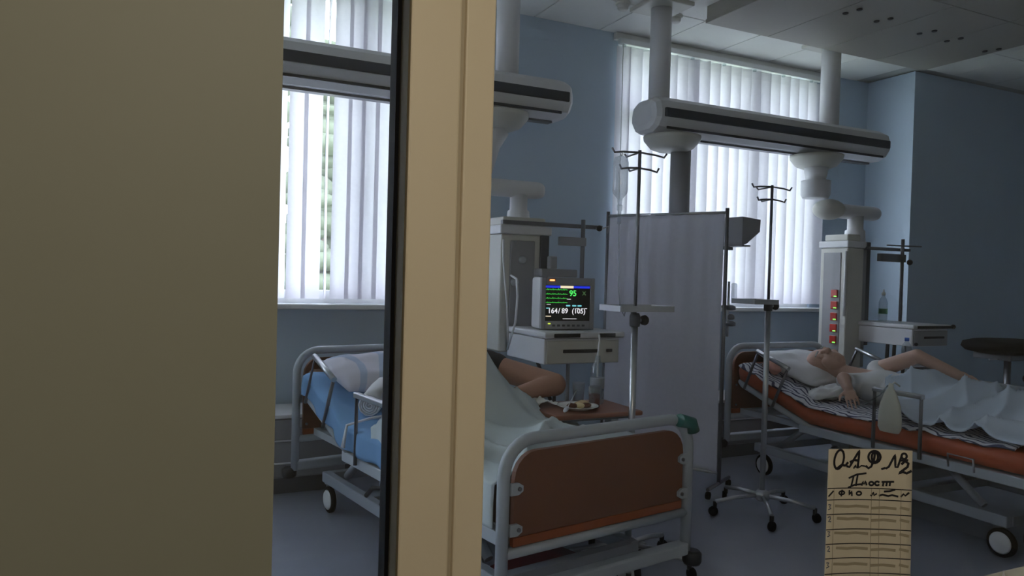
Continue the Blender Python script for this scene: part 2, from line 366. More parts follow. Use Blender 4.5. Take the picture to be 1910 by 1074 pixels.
def blind(name, x0, x1, label, seed, angs, pitch=.112):
    rnd = random.Random(seed); e = empty(name, ((x0+x1)/2, D-.06, SILL+.03)); ox, oy, oz = e.location
    tag(e, label, 'blind')
    zt = WT+.01; zb = SILL+.035
    MB().b2(x0-ox, x1-ox, -.025, .025, zt-oz-.045, zt-oz, .004).build('head_rail', 'pvc_white', e)
    n = int((x1-x0)/pitch)
    for i in range(n):
        x = x0+.05+(x1-x0-.1)*i/(n-1)
        mb = MB(); wd = .127; h = zt-zb-.06; bow = .010
        ph = rnd.uniform(0, 6)
        def fn(u, v, wd=wd, h=h, ph=ph):
            s = (u-.5); return Vector((s*wd, bow*(1-4*s*s)+.004*math.sin(ph+v*5), zb-oz+.03*0+v*h))
        mb.grid(fn, 5, 9)
        o = mb.build('slat', 'blind_fabric', e); a = angs(x, rnd); o.rotation_euler = (0, 0, a); o.location = (x-ox, 0, 0)
        if i % 3 == 0:
            MB().b2(-.012, .012, -.012, .012, zt-oz-.065, zt-oz-.045, .003).build('carrier', 'clear_plastic', e).location = (x-ox, 0, 0)
    ch = MB().tube([(0, 0, zt-oz-.05), (.004, 0, 1.0), (0, 0, .35)], .003, 6); c = ch.build('pull_chain', 'pvc_white', e); c.location = (x0-ox+.02, -.03, 0)
def ang1(x, r):
    if .95 < x < 1.07: return R(72)
    if .72 < x < .82: return R(58)
    return R(r.uniform(-6, 8))
blind('vertical_blind', W1[0]-.03, W1[1]+.03, 'white vertical blind of fabric slats over window at the far left of the beige post', 3, ang1, .098)
def ang2(x, r): return R(r.choice((-20, -28, -34, -40, -24, -12))+r.uniform(-3, 3))
blind('vertical_blind', W2[0]-.03, W2[1]+.03, 'white vertical blind of fabric slats over window behind the folding screen', 5, ang2)

# ------------------------------------------------------------------ outside
struct(MB().b2(-30, 40, D+.3, 60, -.35, -.05).build('ground_outside', 'grass'))
rnd = random.Random(11)
def tree(x, y, h, r, low=.45, wide=1.0):
    e = empty('pine_tree', (x, y, -.05)); tag(e, 'tall pine tree outside, glimpsed between the white blind slats', 'tree', 'pines outside the windows')
    MB().tube([(0, 0, 0), (r*.4, 0, h*.3), (-r*.2, r*.3, h*.65), (0, 0, h)], [r*1.25, r, r*.8, r*.35], 10).build('trunk', 'bark', e)
    mb = MB()
    for k in range(26 if low > .2 else 70):
        a = rnd.uniform(0, 6.28); z = rnd.uniform(low, 1.0)*h; q = rnd.uniform(.1, .9)*(1.25-z/h)*.62*wide
        mb.ball((q*math.cos(a), q*math.sin(a), z), (rnd.uniform(.35, .8)*wide, rnd.uniform(.35, .8)*wide, rnd.uniform(.16, .36)*wide), None, 7, 5)
    mb.build('crown', 'foliage', e)
for x, y, h, r in ((1.6, 14.0, 9, .16), (4.4, 15.5, 10, .18), (-1.9, 14.5, 9, .17), (13.0, 15.5, 10, .2)):
    tree(x, y, h, r)
for i in range(32):
    x = -8+i*1.42
    tree(x+rnd.uniform(-.05, .05), 25.0+(i % 3)*4.6, rnd.uniform(8.8, 10.8)+(i % 3)*1.2, .2, .04, 1.40)

# ------------------------------------------------------------------ glazed partition (frame, post and panes)
gp = struct(empty('window_3', (0.34, GX, 0.8)))
def P(name, mt, x0, x1, y0, y1, z0, z1, ch=0.0): return MB().b2(x0-.34, x1-.34, y0-GX, y1-GX, z0-.8, z1-.8, ch).build(name, mt, gp)
P('stile', 'frame_beige', .283, .3515, .90, .962, .74, 2.70, .003)
P('stile', 'frame_beige', .3575, .400, .90, .99, .74, 2.70, .003)
P('groove', 'frame_groove', .3505, .3585, .906, .98, .74, 2.70)
P('gasket', 'rubber', .2755, .2828, .934, .962, .80, 2.62)
P('reveal_shade', 'reveal_shade_brown', .2805, .2829, .9005, .9335, .74, 2.70)  # dark strip painting the shade on the left side of the post
P('gasket', 'rubber', .3995, .4035, .932, .952, .805, 2.62)
P('stile', 'frame_beige', 2.50, 2.60, .90, .99, .74, 2.70, .003)
P('bottom_rail', 'frame_beige', .400, 2.50, .905, .99, .74, .776, .003)
P('top_rail', 'frame_beige', .400, 2.50, .905, .99, 2.62, 2.70, .003)
P('bottom_rail', 'frame_beige', -1.6, .283, .905, .99, .74, .80, .003)
P('top_rail', 'frame_beige', -1.6, .283, .905, .99, 2.62, 2.70, .003)
P('pane', 'glass_partition', -1.6, .2756, .938, .943, .80, 2.62)
P('pane', 'glass_partition', .4034, 2.50, .938, .943, .776, 2.62)
P('post', 'frame_beige', -4.5, -1.6, .90, .99, .74, 2.70)

# ------------------------------------------------------------------ ceiling bridges and pendants
BY, BZ = 4.5, 2.60    # centre line of the bridges
def bridge(x0, x1, tubes, label):
    e = empty('ceiling_bridge', ((x0+x1)/2, BY, ZC)); tag(e, label, 'ceiling bridge', 'ceiling bridges over the beds')
    L = x1-x0; hx = L/2
    # rounded profile in the y-z plane, swept along x
    prof = [(-.19, .02), (-.17, .085), (-.10, .125), (.10, .125), (.17, .085), (.19, .02), (.19, -.04), (.15, -.10), (.08, -.135), (-.08, -.135), (-.15, -.10), (-.19, -.04)]
    def ring(x, s): return [Vector((x, py*s, BZ-ZC+pz*s)) for py, pz in prof]
    mb = MB(); xs = [(-hx, .55), (-hx+.012, .80), (-hx+.04, .95), (-hx+.09, 1.0), (hx-.09, 1.0), (hx-.04, .95), (hx-.012, .80), (hx, .55)]
    vs = [v for x, s in xs for v in ring(x, s)]; n = len(prof)
    mb.add(vs, [(i*n+k, i*n+(k+1) % n, (i+1)*n+(k+1) % n, (i+1)*n+k) for i in range(len(xs)-1) for k in range(n)])
    mb.add(vs[:n], [tuple(range(n))]); mb.add(vs[-n:], [tuple(range(n))])
    mb.build('beam_body', 'device_white', e)
    MB().b2(-hx+.06, hx-.06, -.202, -.180, BZ-ZC-.035, BZ-ZC+.030, .006).build('beam_stripe', 'stripe_dark', e)
    MB().b2(-hx+.06, hx-.06, .180, .202, BZ-ZC-.035, BZ-ZC+.030, .006).build('beam_stripe', 'stripe_dark', e)
    MB().b2(-hx+.10, hx-.10, -.165, -.155, BZ-ZC-.112, BZ-ZC-.095).build('lower_groove', 'stripe_dark', e)
    MB().b2(-hx+.10, hx-.10, -.03, .03, BZ-ZC-.150, BZ-ZC-.130).build('glide_rail', 'steel_dark', e)
    for t in tubes:
        q = t-(x0+x1)/2
        MB().tube([(q, 0, -.02), (q, 0, BZ-ZC+.11)], .078, 24).build('drop_tube', 'device_white', e)
        MB().b2(q-.17, q+.17, -.17, .17, -.035, 0.0, .008).build('ceiling_flange', 'device_cream', e)
    return e
bridge(0.02, 2.52, (.32, 2.085), 'long white ceiling bridge with dark stripe hanging above the nearer bed, cut by beige post')
bridge(3.19, 5.66, (3.33, 5.09), 'long white ceiling bridge with dark stripe hanging above the orange mattress bed')

def pendant(name, x, label, arm, colx, column=True):
    """saucer under the bridge, neck, horizontal swivel arm and drop tube"""
    e = empty(name, (x, BY-.08, BZ-.15)); tag(e, label, 'pendant'); oz = BZ-.15
    MB().lathe([(.10, .0), (.21, 0), (.205, -.03), (.16, -.085), (.11, -.105), (.0, -.105)], (0, 0, 0), 28).build('saucer_mount', 'device_cream', e)
    return e
def rounded_bar(x0, x1, y, z, r, flat=.75):
    pts = []; n = 9
    mb = MB(); L = x1-x0
    vs = []; N = 20; st = []
    for i in range(n+1): a = math.pi/2*i/n; st.append((x0+r-r*math.cos(a), math.sin(a)))
    for i in range(n+1): a = math.pi/2*i/n; st.append((x1-r+r*math.sin(a), math.cos(a)))
    for sx, s in st:
        s = max(s, .02)
        for k in range(N):
            a = 2*math.pi*k/N; vs.append((sx, y+r*s*math.cos(a), z+r*flat*min(1, s**.5)*math.sin(a)))
    mb.add(vs, [(i*N+k, i*N+(k+1) % N, (i+1)*N+(k+1) % N, (i+1)*N+k) for i in range(len(st)-1) for k in range(N)], True)
    return mb
def supply_column(e, o, x0, x1, y0, y1, z0, z1):
    ox, oy, oz = o
    def L(a, b, c, d, e_, f): return (a-ox, b-ox, c-oy, d-oy, e_-oz, f-oz)
    MB().b2(*L(x0, x1, y0, y1, z0, z1-.10), .012).build('column_body', 'device_cream', e)
    MB().b2(*L(x0-.012, x1+.012, y0-.012, y1+.012, z1-.10, z1-.045), .008).build('column_collar', 'device_white', e)
    MB().b2(*L(x0+.02, x1-.02, y0+.02, y1-.02, z1-.045, z1+.01), .01).build('column_head', 'device_cream', e)
    return L
# pendant beside the nearer bed
p1 = pendant('pendant', 1.985, 'white pendant column with patient monitor shelf, beside the nearer bed', None, None)
o1 = tuple(p1.location)
MB().tube([(0, 0, -.10), (-.05, 0, -.20), (-.14, -.03, 1.99-o1[2])], [.085, .075, .075], 18).build('neck', 'device_white', p1)
rounded_bar(1.70-o1[0], 2.315-o1[0], -.06, 1.965-o1[2], .075).build('swivel_arm', 'device_white', p1)
MB().lathe([(.058, 0), (.058, -.10), (.072, -.11), (.080, -.19), (.08, -.22)], (2.13-o1[0], -.06, 1.93-o1[2]), 20).build('drop_tube', 'device_white', p1)
L = supply_column(p1, o1, 1.93, 2.27, 4.18, 4.46, .92, 1.76)
MB().b2(*L(1.99, 2.16, 4.165, 4.182, 1.05, 1.62), .004).build('socket_panel', 'device_grey', p1)
MB().b2(*L(2.20, 2.262, 4.165, 4.182, .95, 1.66), .004).build('cable_duct', 'device_dark', p1)
for z in (1.50, 1.36): MB().lathe([(.026, 0), (.026, .012), (.018, .02)], (2.02+.05*(z > 1.4)-o1[0], 4.165-o1[1], z-o1[2]), 12, mtx=Matrix.Rotation(R(90), 3, 'X')).build('gas_outlet', 'steel', p1)
MB().b2(*L(1.90, 2.62, 4.10, 4.135, 1.715, 1.74), .004).build('equipment_rail', 'steel_dark', p1)
MB().tube([Vector((2.47, 4.10, 1.77))-Vector(o1), Vector((2.47, 4.10, 1.06))-Vector(o1)], .014, 10).build('rail_pole', 'steel_dark', p1)
MB().b2(*L(2.30, 2.49, 4.085, 4.125, 1.60, 1.655), .005).build('rail_bracket', 'device_grey', p1)
MB().tube([Vector(v)-Vector(o1) for v in ((2.56, 4.09, 1.72), (2.60, 4.06, 1.72), (2.635, 4.06, 1.735), (2.63, 4.06, 1.69))], .006, 8).build('rail_hook', 'steel', p1)
MB().ball(Vector((2.58, 4.08, 1.72))-Vector(o1), (.02, .02, .02)).build('rail_knob', 'black_plastic', p1)
# shelf with drawer
sx0, sx1, sy0, sy1 = 1.985, 2.49, 3.68, 4.17
MB().b2(*L(sx0, sx1, sy0, sy1, .90, 1.045), .006).build('drawer_box', 'device_white', p1)
MB().b2(*L(sx0-.012, sx1+.02, sy0-.03, sy1, 1.05, 1.085), .010).build('shelf_top', 'device_white', p1)
d = MB().b2(*L(sx0+.012, sx1-.012, sy0-.012, sy0+.004, .905, 1.035), .004).build('drawer_front', 'device_cream', p1)
MB().b2(*L(2.10, 2.33, sy0-.02, sy0-.011, .965, .985), .003).build('drawer_handle', 'black_plastic', d)
MB().b2(*L(2.39, 2.43, sy0-.02, sy0-.011, .967, .985), .003).build('drawer_lock', 'black_plastic', d)
for a, b in ((2.03, 2.20), (2.33, 2.44)): MB().b2(*L(a, b, sy0-.036, sy0-.028, 1.055, 1.078), .003).build('shelf_rail', 'black_plastic', p1)
MB().tube([Vector(v)-Vector(o1) for v in ((1.975, 4.12, 1.40), (1.955, 4.0, 1.38), (1.93, 3.93, 1.28), (1.945, 3.98, 1.12), (1.93, 4.05, .95))], .007, 8).build('cable', 'device_white', p1)
MB().tube([Vector(v)-Vector(o1) for v in ((1.94, 4.17, 1.62), (1.905, 4.09, 1.50), (1.91, 4.03, 1.22), (1.90, 3.98, 1.0))], .006, 8).build('cable', 'device_white', p1)
MB().tube([Vector((2.08, 3.95, .90))-Vector(o1), Vector((2.17, 3.90, .62))-Vector(o1)], .012, 8).build('hanging_hose', 'device_dark', p1)
MB().tube([Vector((2.30, 3.95, .90))-Vector(o1), Vector((2.30, 3.95, .40))-Vector(o1)], .012, 8).build('hanging_hose', 'device_grey', p1)
# small grey control box behind the monitor
cb = MB().b2(-.13, .13, -.05, .05, 0, .05, .008); cb.b2(-.05, .0, -.02, .03, .05, .13, .008)
tag(cb.build('control_box', 'device_grey'), 'small grey device standing behind the patient monitor', 'device').location = (2.25, 4.05, 1.3975)

# patient monitor
mon = empty('patient_monitor', (2.20, 3.82, 1.0855), R(-5)); tag(mon, 'lit patient monitor with green traces and white pressure digits', 'monitor')
MB().box((0, .06, .157), (.345, .15, .305), 0, .018).build('housing', 'device_white', mon)
bz = MB(); bz.b2(-.1725, -.145, -.028, .0, .005, .31, .004); bz.b2(.145, .1725, -.028, 0, .005, .31, .004); bz.b2(-.145, .145, -.028, 0, .265, .31, .004); bz.b2(-.145, .145, -.028, 0, .005, .055, .004)
bz.build('bezel', 'device_grey', mon)
scr = MB().b2(-.145, .145, -.020, -.006, .055, .265).build('display', 'black_plastic', mon)
MB().b2(-.13, -.085, -.034, -.02, .285, .303, .004).build('alarm_lamp', 'x_alarm' if False else 'orange_cover', mon)
emit('led_orange', (1.0, .35, .12), 2.5); emit('led_green', (.25, 1.0, .15), 1.6); emit('led_yellow', (.8, 1.0, .1), 1.0)
emit('scr_green', (.06, .80, .08), .8); emit('scr_blue', (.02, .04, .8), .9); emit('scr_cream', (1, .85, .6), 1.0); emit('scr_cyan', (.25, .85, .95), .9); emit('scr_white', (.9, .88, .92), 1.0); emit('scr_dim', (.10, .22, .08), .6); emit('scr_greenbright', (.10, 1.0, .16), 1.1)
MB().b2(-.125, -.095, -.0365, -.033, .289, .299).build('alarm_light', 'led_orange', mon)
MB().b2(-.128, -.112, -.031, -.027, .036, .042).build('power_light', 'led_yellow', mon)
for i in range(7): MB().b2(-.10+.032*i, -.082+.032*i, -.032, -.027, .022, .034, .002).build('button', 'device_dark', mon)
YS = -.0206
def scrbox(name, mt, x0, x1, z0, z1): return MB().b2(x0, x1, YS-.0004, YS+.001, z0, z1).build(name, mt, scr)
scrbox('title_bar', 'scr_blue', -.145, -.05, .249, .262); scrbox('title_bar', 'scr_blue', .035, .143, .249, .262); scrbox('message_bar', 'scr_cream', -.05, .035, .248, .262)
for r_, zz in enumerate((.238, .212, .187, .162)):
    mb = MB(); pts = []
    for i in range(60):
        u = i/59; x = -.142+.138*u; ph = (u*4) % 1
        h = .011*math.exp(-((ph-.3)/.05)**2) - .004*math.exp(-((ph-.4)/.04)**2)+.004*math.exp(-((ph-.65)/.1)**2)
        pts.append((x, YS-.0005, zz+h*(1, .7, .8, .6)[r_]))
    mb.ribbon(pts, .0032, (0, -1, 0)); mb.build('trace', 'scr_green', scr)
BS = Matrix(((1, 0, 0), (0, 0, -1), (0, 1, 0)))
text_mesh('95', .048, 'heart_rate_digits', 'scr_greenbright', scr, (.032, YS-.0004, .203), BS)
text_mesh('164', .042, 'pressure_digits', 'scr_white', scr, (-.096, YS-.0004, .100), BS)
text_mesh('/', .042, 'pressure_digits', 'scr_white', scr, (-.055, YS-.0004, .100), BS)
text_mesh('89', .042, 'pressure_digits', 'scr_white', scr, (-.018, YS-.0004, .100), BS)
text_mesh('(105)', .042, 'pressure_digits', 'scr_white', scr, (.073, YS-.0004, .100), BS)
text_mesh('X', .036, 'dim_digits', 'scr_dim', scr, (.105, YS-.0004, .207), BS)
for x in (-.01, .03, .065): scrbox('cyan_digits', 'scr_cyan', x, x+.026, .141, .149)
scrbox('cyan_digits', 'scr_cyan', -.138, -.115, .127, .132); scrbox('white_caption', 'scr_white', -.005, .02, .182, .185); scrbox('white_caption', 'scr_white', -.135, -.11, .150, .153)
for x in (-.10, -.05): scrbox('grey_caption', 'scr_dim', x, x+.03, .128, .131)
for x in (.058, .112): scrbox('white_caption', 'scr_white', x, x+.016, .127, .130)
scrbox('cream_caption', 'scr_cream', -.14, -.105, .080, .084); scrbox('white_caption', 'scr_white', -.03, .06, .066, .069)

# pendant beside the orange bed
p2 = pendant('pendant', 4.87, 'white pendant column with five red sockets and a drawer shelf', None, None); o2 = tuple(Vector(p2.location)-Vector((.14, .10, 0)))
MB().lathe([(.095, 0), (.085, -.06), (.075, -.10), (.115, -.11), (.115, -.22), (.10, -.25)], (-.02, -.02, -.10), 22).build('neck', 'device_white', p2)
rounded_bar(4.69-o2[0], 5.38-o2[0], -.08, 2.005-o2[2], .080).build('swivel_arm', 'device_white', p2)
MB().ball((4.80-o2[0], -.08, 2.01-o2[2]), (.135, .12, .085)).build('arm_joint', 'device_cream', p2)
MB().lathe([(.062, 0), (.062, -.11), (.078, -.12), (.082, -.18), (.082, -.22)], (5.09-o2[0], -.10, 1.97-o2[2]), 20).build('drop_tube', 'device_white', p2)
L = supply_column(p2, o2, 4.86, 5.05, 4.09, 4.36, .72, 1.80)
MB().b2(*L(5.05, 5.17, 4.16, 4.38, .72, 1.76), .006).build('cable_duct', 'device_grey', p2)
MB().b2(*L(5.17, 5.24, 4.18, 4.30, .9, 1.76), .006).build('cable_duct', 'device_dark', p2)
MB().b2(*L(4.853, 4.863, 4.15, 4.32, .80, 1.66), .003).build('socket_panel', 'device_grey', p2)
MB().tube([Vector((4.852, 4.10, 1.67))-Vector(o2), Vector((4.852, 4.10, 1.15))-Vector(o2)], .010, 8).build('corner_trim', 'device_white', p2)
for i in range(5):
    z = 1.325-.0935*i
    s_ = MB().b2(*L(4.838, 4.853, 4.165, 4.225, z-.032, z+.032), .004).build('socket', 'red_socket', p2)
    MB().b2(*L(4.8355, 4.8385, 4.166, 4.194, z-.026, z-.017), .001).build('indicator_light', 'led_green', s_)
MB().b2(*L(5.05, 5.56, 4.05, 4.085, 1.69, 1.715), .004).build('equipment_rail', 'steel_dark', p2)
MB().b2(*L(5.2, 5.50, 4.045, 4.09, 1.60, 1.665), .004).build('rail_bracket', 'steel_dark', p2)
MB().tube([Vector((5.43, 4.03, 1.79))-Vector(o2), Vector((5.43, 4.03, 1.11))-Vector(o2)], .014, 10).build('rail_pole', 'steel_dark', p2)
MB().ball(Vector((5.51, 4.02, 1.60))-Vector(o2), .024).build('rail_knob', 'black_plastic', p2)
MB().tube([Vector((5.2, 4.0, 1.73))-Vector(o2), Vector((5.62, 4.0, 1.735))-Vector(o2)], .006, 8).build('rail_rod', 'steel_dark', p2)
sx0, sx1, sy0, sy1 = 5.02, 5.43, 3.62, 4.16
MB().b2(*L(sx0, sx1, sy0, sy1, .945, 1.075), .006).build('drawer_box', 'device_white', p2)
MB().b2(*L(sx0-.012, sx1+.02, sy0-.02, sy1, 1.077, 1.11), .010).build('shelf_top', 'device_white', p2)
d = MB().b2(*L(sx0+.012, sx1-.012, sy0-.012, sy0+.004, .95, 1.065), .004).build('drawer_front', 'device_grey', p2)
MB().b2(*L(5.14, 5.37, sy0-.02, sy0-.011, 1.005, 1.022), .003).build('drawer_handle', 'black_plastic', d)
MB().b2(*L(sx0+.03, sx1+.03, sy0-.03, sy0-.018, 1.082, 1.104), .003).build('shelf_rail', 'black_plastic', p2)
MB().ball(Vector((sx1+.04, sy0-.02, 1.095))-Vector(o2), .018).build('rail_knob', 'black_plastic', p2)
MB().ball(Vector((sx0+.02, sy0-.02, .965))-Vector(o2), .014).build('rail_knob', 'black_plastic', p2)
for x in (5.12, 5.2, 5.32): MB().tube([Vector((x, 3.9, .945))-Vector(o2), Vector((x-.02, 3.9, .5))-Vector(o2)], .014, 8).build('hanging_hose', 'device_dark', p2)

# pendant behind the folding screen
p3 = pendant('pendant', 3.40, 'white pendant with grey drop column behind the folding screen', None, None); o3 = tuple(p3.location)
MB().tube([(.10, .02, -.09), (.10, .02, -.80)], .075, 20).build('drop_tube', 'device_grey', p3)
L = supply_column(p3, o3, 3.37, 3.62, 4.30, 4.56, .90, 1.66)
MB().b2(*L(3.62, 3.98, 4.38, 4.41, 1.64, 1.665), .004).build('equipment_rail', 'steel_dark', p3)
fl = MB().tube([Vector((3.93, 4.36, 1.40))-Vector(o3), Vector((3.93, 4.36, .98))-Vector(o3)], .010, 8)
fl.build('rail_pole', 'steel', p3); MB().b2(*L(3.60, 3.94, 4.35, 4.37, 1.20, 1.22), .003).build('rail_bracket', 'steel_dark', p3)
for z, r_ in ((1.20, .05), (1.13, .04), (1.08, .055)):
    MB().lathe([(.012, -.02), (r_*.7, -.015), (r_*.7, .01), (.014, .022)], Vector((3.95, 4.35, z))-Vector(o3), 14).build('gas_regulator', 'steel_dark', p3)
MB().lathe([(.022, 0), (.022, .14), (.012, .15)], Vector((3.93, 4.30, 1.24))-Vector(o3), 12).build('flow_tube', 'iv_plastic', p3)
# grey monitor seen from behind, to the right of the screen
mp = [(0, 0), (.165, .02), (.15, .13), (.10, .17), (0, .225)]
mk = MB(); mk.prism([(0, 0), (.05, .02), (.17, .11), (.175, .20), (0, .215)], .28, Matrix.Translation((3.88, 4.46, 1.625)) @ Matrix(((1, 0, 0, 0), (0, 0, -1, 0), (0, 1, 0, 0), (0, 0, 0, 1))))
tm = empty('device_monitor', (3.95, 4.35, 1.666)); tag(tm, 'grey back of a device peeking out right of the folding screen', 'monitor')
o = mk.build('housing', 'device_grey', tm); o.data.transform(Matrix.Translation((-3.95, -4.35, -1.625))); 
MB().b2(-.05, .08, -.10, .08, -.0, .012, .003).build('foot_plate', 'steel_dark', tm)

# ------------------------------------------------------------------ hospital beds
BW, BL, ZF, ZT, HY = 0.94, 2.16, 0.43, 0.585, 1.42     # frame width, length, frame height, mattress top, backrest hinge
def zs(y, ang):       # mattress surface
    return ZT + max(0.0, y-HY)*math.tan(ang)
def u_frame(w, z0, z1, r, cr, y):
    """upside-down U tube across the bed end"""
    pts = [Vector((-w/2, y, z0))] + arc((-w/2+cr, y, z1-cr), cr, math.pi, math.pi/2, 6, (1, 0, 0), (0, 0, 1)) + arc((w/2-cr, y, z1-cr), cr, math.pi/2, 0, 6, (1, 0, 0), (0, 0, 1)) + [Vector((w/2, y, z0))]
    return MB().tube(pts, r, 12)
def round_panel(w, z0, z1, cr, y0, y1):
    poly = [(-w/2, z0)]+[(-w/2+cr-cr*math.cos(t*math.pi/10), z1-cr+cr*math.sin(t*math.pi/10)) for t in range(6)]+[(w/2-cr+cr*math.sin(t*math.pi/10), z1-cr+cr*math.cos(t*math.pi/10)) for t in range(6)]+[(w/2, z0)]
    return MB().prism(poly, y1-y0, Matrix(((1, 0, 0, 0), (0, 0, 1, y0), (0, 1, 0, 0), (0, 0, 0, 1))))
def bed(loc, rz, ang, mattress, rails, label):
    e = empty('hospital_bed', loc, rz); tag(e, label, 'bed')
    hw = BW/2
    # chassis
    ch = MB()
    for sx in (-1, 1): ch.b2(sx*(hw-.10)-.025, sx*(hw-.10)+.025, .18, BL-.18, .16, .22, .006)
    for y in (.20, .75, BL-.75, BL-.20): ch.b2(-hw+.125, hw-.125, y-.025, y+.025, .165, .215)
    ch.build('chassis', 'bed_grey', e)
    MB().b2(-hw+.16, hw-.16, .80, 1.40, .225, .30, .01).build('drive_housing', 'bed_grey', e)
    for sx in (-1, 1):
        for y in (.24, BL-.24):
            c = MB().lathe([(.02, 0), (.02, .10), (.03, .10), (.03, .11)], (sx*(hw-.10), y, .06), 10).build('caster', 'bed_grey', e)
            Mx = Matrix.Rotation(R(90), 3, 'Y')
            MB().lathe([(.02, -.016), (.062, -.016), (.075, -.010), (.075, .010), (.062, .016), (.02, .016)], (sx*(hw-.10)-.01, y-.03, .0755), 22, mtx=Mx).build('wheel', 'rubber', c)
            MB().lathe([(.0, -.024), (.050, -.022), (.060, -.014)], (sx*(hw-.10)-.01, y-.03, .0755), 20, mtx=Mx).build('hub_cover', 'device_white', c)
            MB().lathe([(.060, .014), (.050, .022), (.0, .024)], (sx*(hw-.10)-.01, y-.03, .0755), 20, mtx=Mx).build('hub_cover', 'device_white', c)
    for y0, y1 in ((.35, .62), (BL-.35, BL-.62)):
        for sx in (-1, 1):
            MB().tube([(sx*(hw-.16), y0, .22), (sx*(hw-.16), y1, ZF)], .022, 8).build('lift_arm', 'bed_grey', e)
    # upper frame
    fr = MB()
    for sx in (-1, 1): fr.b2(sx*hw-.02, sx*hw+.02, .02, HY+.06, ZF-.025, ZF+.03, .006)
    fr.b2(-hw+.02, hw-.02, .03, .08, ZF-.02, ZF+.02); fr.b2(-hw+.02, hw-.02, HY-.02, HY+.03, ZF-.02, ZF+.02)
    for sx in (-1, 1): fr.b2(sx*(hw-.10)-.02, sx*(hw-.10)+.02, HY+.03, BL-.02, ZF-.025, ZF+.015)
    fr.b2(-hw+.12, hw-.12, BL-.08, BL-.03, ZF-.02, ZF+.015)
    fr.build('bed_frame', 'bed_white', e)
    bl = .72; c_, s_ = math.cos(ang), math.sin(ang)
    def B(x, s, h): return Vector((x, HY+s*c_-h*s_, ZF+.02+s*s_+h*c_))      # backrest coordinates
    bk = MB().tube([B(-hw, -.02, 0)]+[B(-hw, bl-.08, 0), B(-hw+.03, bl-.02, 0), B(-hw+.09, bl, 0), B(hw-.09, bl, 0), B(hw-.03, bl-.02, 0), B(hw, bl-.08, 0)]+[B(hw, -.02, 0)], .020, 10)
    bk.build('backrest_frame', 'bed_white', e)
    MB().add([B(-hw+.02, .02, .012), B(hw-.02, .02, .012), B(hw-.02, bl-.02, .012), B(-hw+.02, bl-.02, .012), B(-hw+.02, .02, .024), B(hw-.02, .02, .024), B(hw-.02, bl-.02, .024), B(-hw+.02, bl-.02, .024)],
             [(0, 1, 2, 3), (4, 5, 6, 7), (0, 1, 5, 4), (1, 2, 6, 5), (2, 3, 7, 6), (3, 0, 4, 7)]).build('backrest_plate', 'bed_grey', e)
    MB().b2(-hw+.03, hw-.03, .09, HY-.02, ZF+.012, ZF+.024).build('seat_plate', 'bed_grey', e)
    # end boards
    for y, zt_, nm, sgn in ((0.0, .80, 'footboard', -1), (BL, .915, 'headboard', 1)):
        u_frame(BW+.05, .20, zt_, .024, .13, y).build(nm+'_frame', 'bed_white', e)
        MB().tube([(-BW/2-.02, y, .385), (BW/2+.02, y, .385)], .020, 10).build(nm+'_rail', 'bed_white', e)
        MB().b2(-BW/2-.02, BW/2+.02, y-.03, y+.03, .20, .255, .01).build(nm+'_crossbar', 'bed_white', e)
        pn = round_panel(BW-.035, .445, zt_-.045, .10, y-.010, y+.012).build(nm+'_panel', 'footboard_brown', e)
        MB().b2(-(BW-.035)/2, (BW-.035)/2, y-.011, y+.013, .408, .443, .003).build(nm+'_trim', 'footboard_orange', e)
        for sx in (-1, 1):
            for z in (.475, .625):
                lg = MB().prism([(0, -.022), (.035, -.022), (.055, -.01), (.055, .01), (.035, .022), (0, .022)], .012, Matrix.Translation((sx*(BW/2+.005), y+(-.022 if sgn < 0 else .012), z)) @ Matrix(((-sx, 0, 0, 0), (0, 0, 1, 0), (0, 1, 0, 0), (0, 0, 0, 1)))).build('panel_lug', 'bed_white', e)
                MB().lathe([(.008, 0), (.008, -.006), (.0, -.007)], (sx*(BW/2-.032), y-.022, z), 8, mtx=Matrix.Rotation(R(-90), 3, 'X')).build('screw', 'steel_dark', lg)
            MB().lathe([(.036, 0), (.042, .012), (.042, .048), (.030, .06)], (sx*(BW/2+.05), y+sgn*.02, .155), 14).build('bumper', 'black_plastic', e)
    # mattress
    hw2 = hw-.015
    prof = [(-hw2, -.01), (-hw2-.012, -.06), (-hw2, -.115), (0, -.122), (hw2, -.115), (hw2+.012, -.06), (hw2, -.01), (hw2-.03, .002), (0, .006), (-hw2+.03, .002)]
    ys = [.05, .07, .4, .8, 1.15, HY-.05, HY, HY+.06, HY+.3, HY+.5, HY+.66, HY+.68]; vs = []
    for i, y in enumerate(ys):
        sc = .97 if i in (0, len(ys)-1) else 1
        for px, pz in prof:
            vs.append(Vector((px*sc, y, zs(y, ang)+pz*(sc if pz < 0 else 1))))
    n = len(prof)
    mm = MB().add(vs, [(i*n+k, i*n+(k+1) % n, (i+1)*n+(k+1) % n, (i+1)*n+k) for i in range(len(ys)-1) for k in range(n)], True)
    mm.add(vs[:n], [tuple(range(n))]); mm.add(vs[-n:], [tuple(range(n))]); mm.build('mattress', mattress, e)
    # side rails
    for sx in (-1, 1):
        for y0, y1 in rails:
            x = sx*(hw+.035)
            MB().tube([(x, y0, ZF), (x, y0, .775), (x, y1, .775), (x, y1, ZF)], .011, 8).build('side_rail', 'steel_dark', e)
            MB().b2(x-.016, x+.016, y0-.012, y1+.012, .768, .795, .006).build('rail_grip', 'steel', e)
        x = sx*(hw+.035)
        MB().tube([B(x, .30, 0), B(x, .26, .30), B(x, .55, .30), B(x, .59, 0)], .011, 8).build('side_rail', 'steel_dark', e)
        MB().tube([B(x, .25, .308), B(x, .56, .308)], .016, 8).build('rail_grip', 'steel', e)
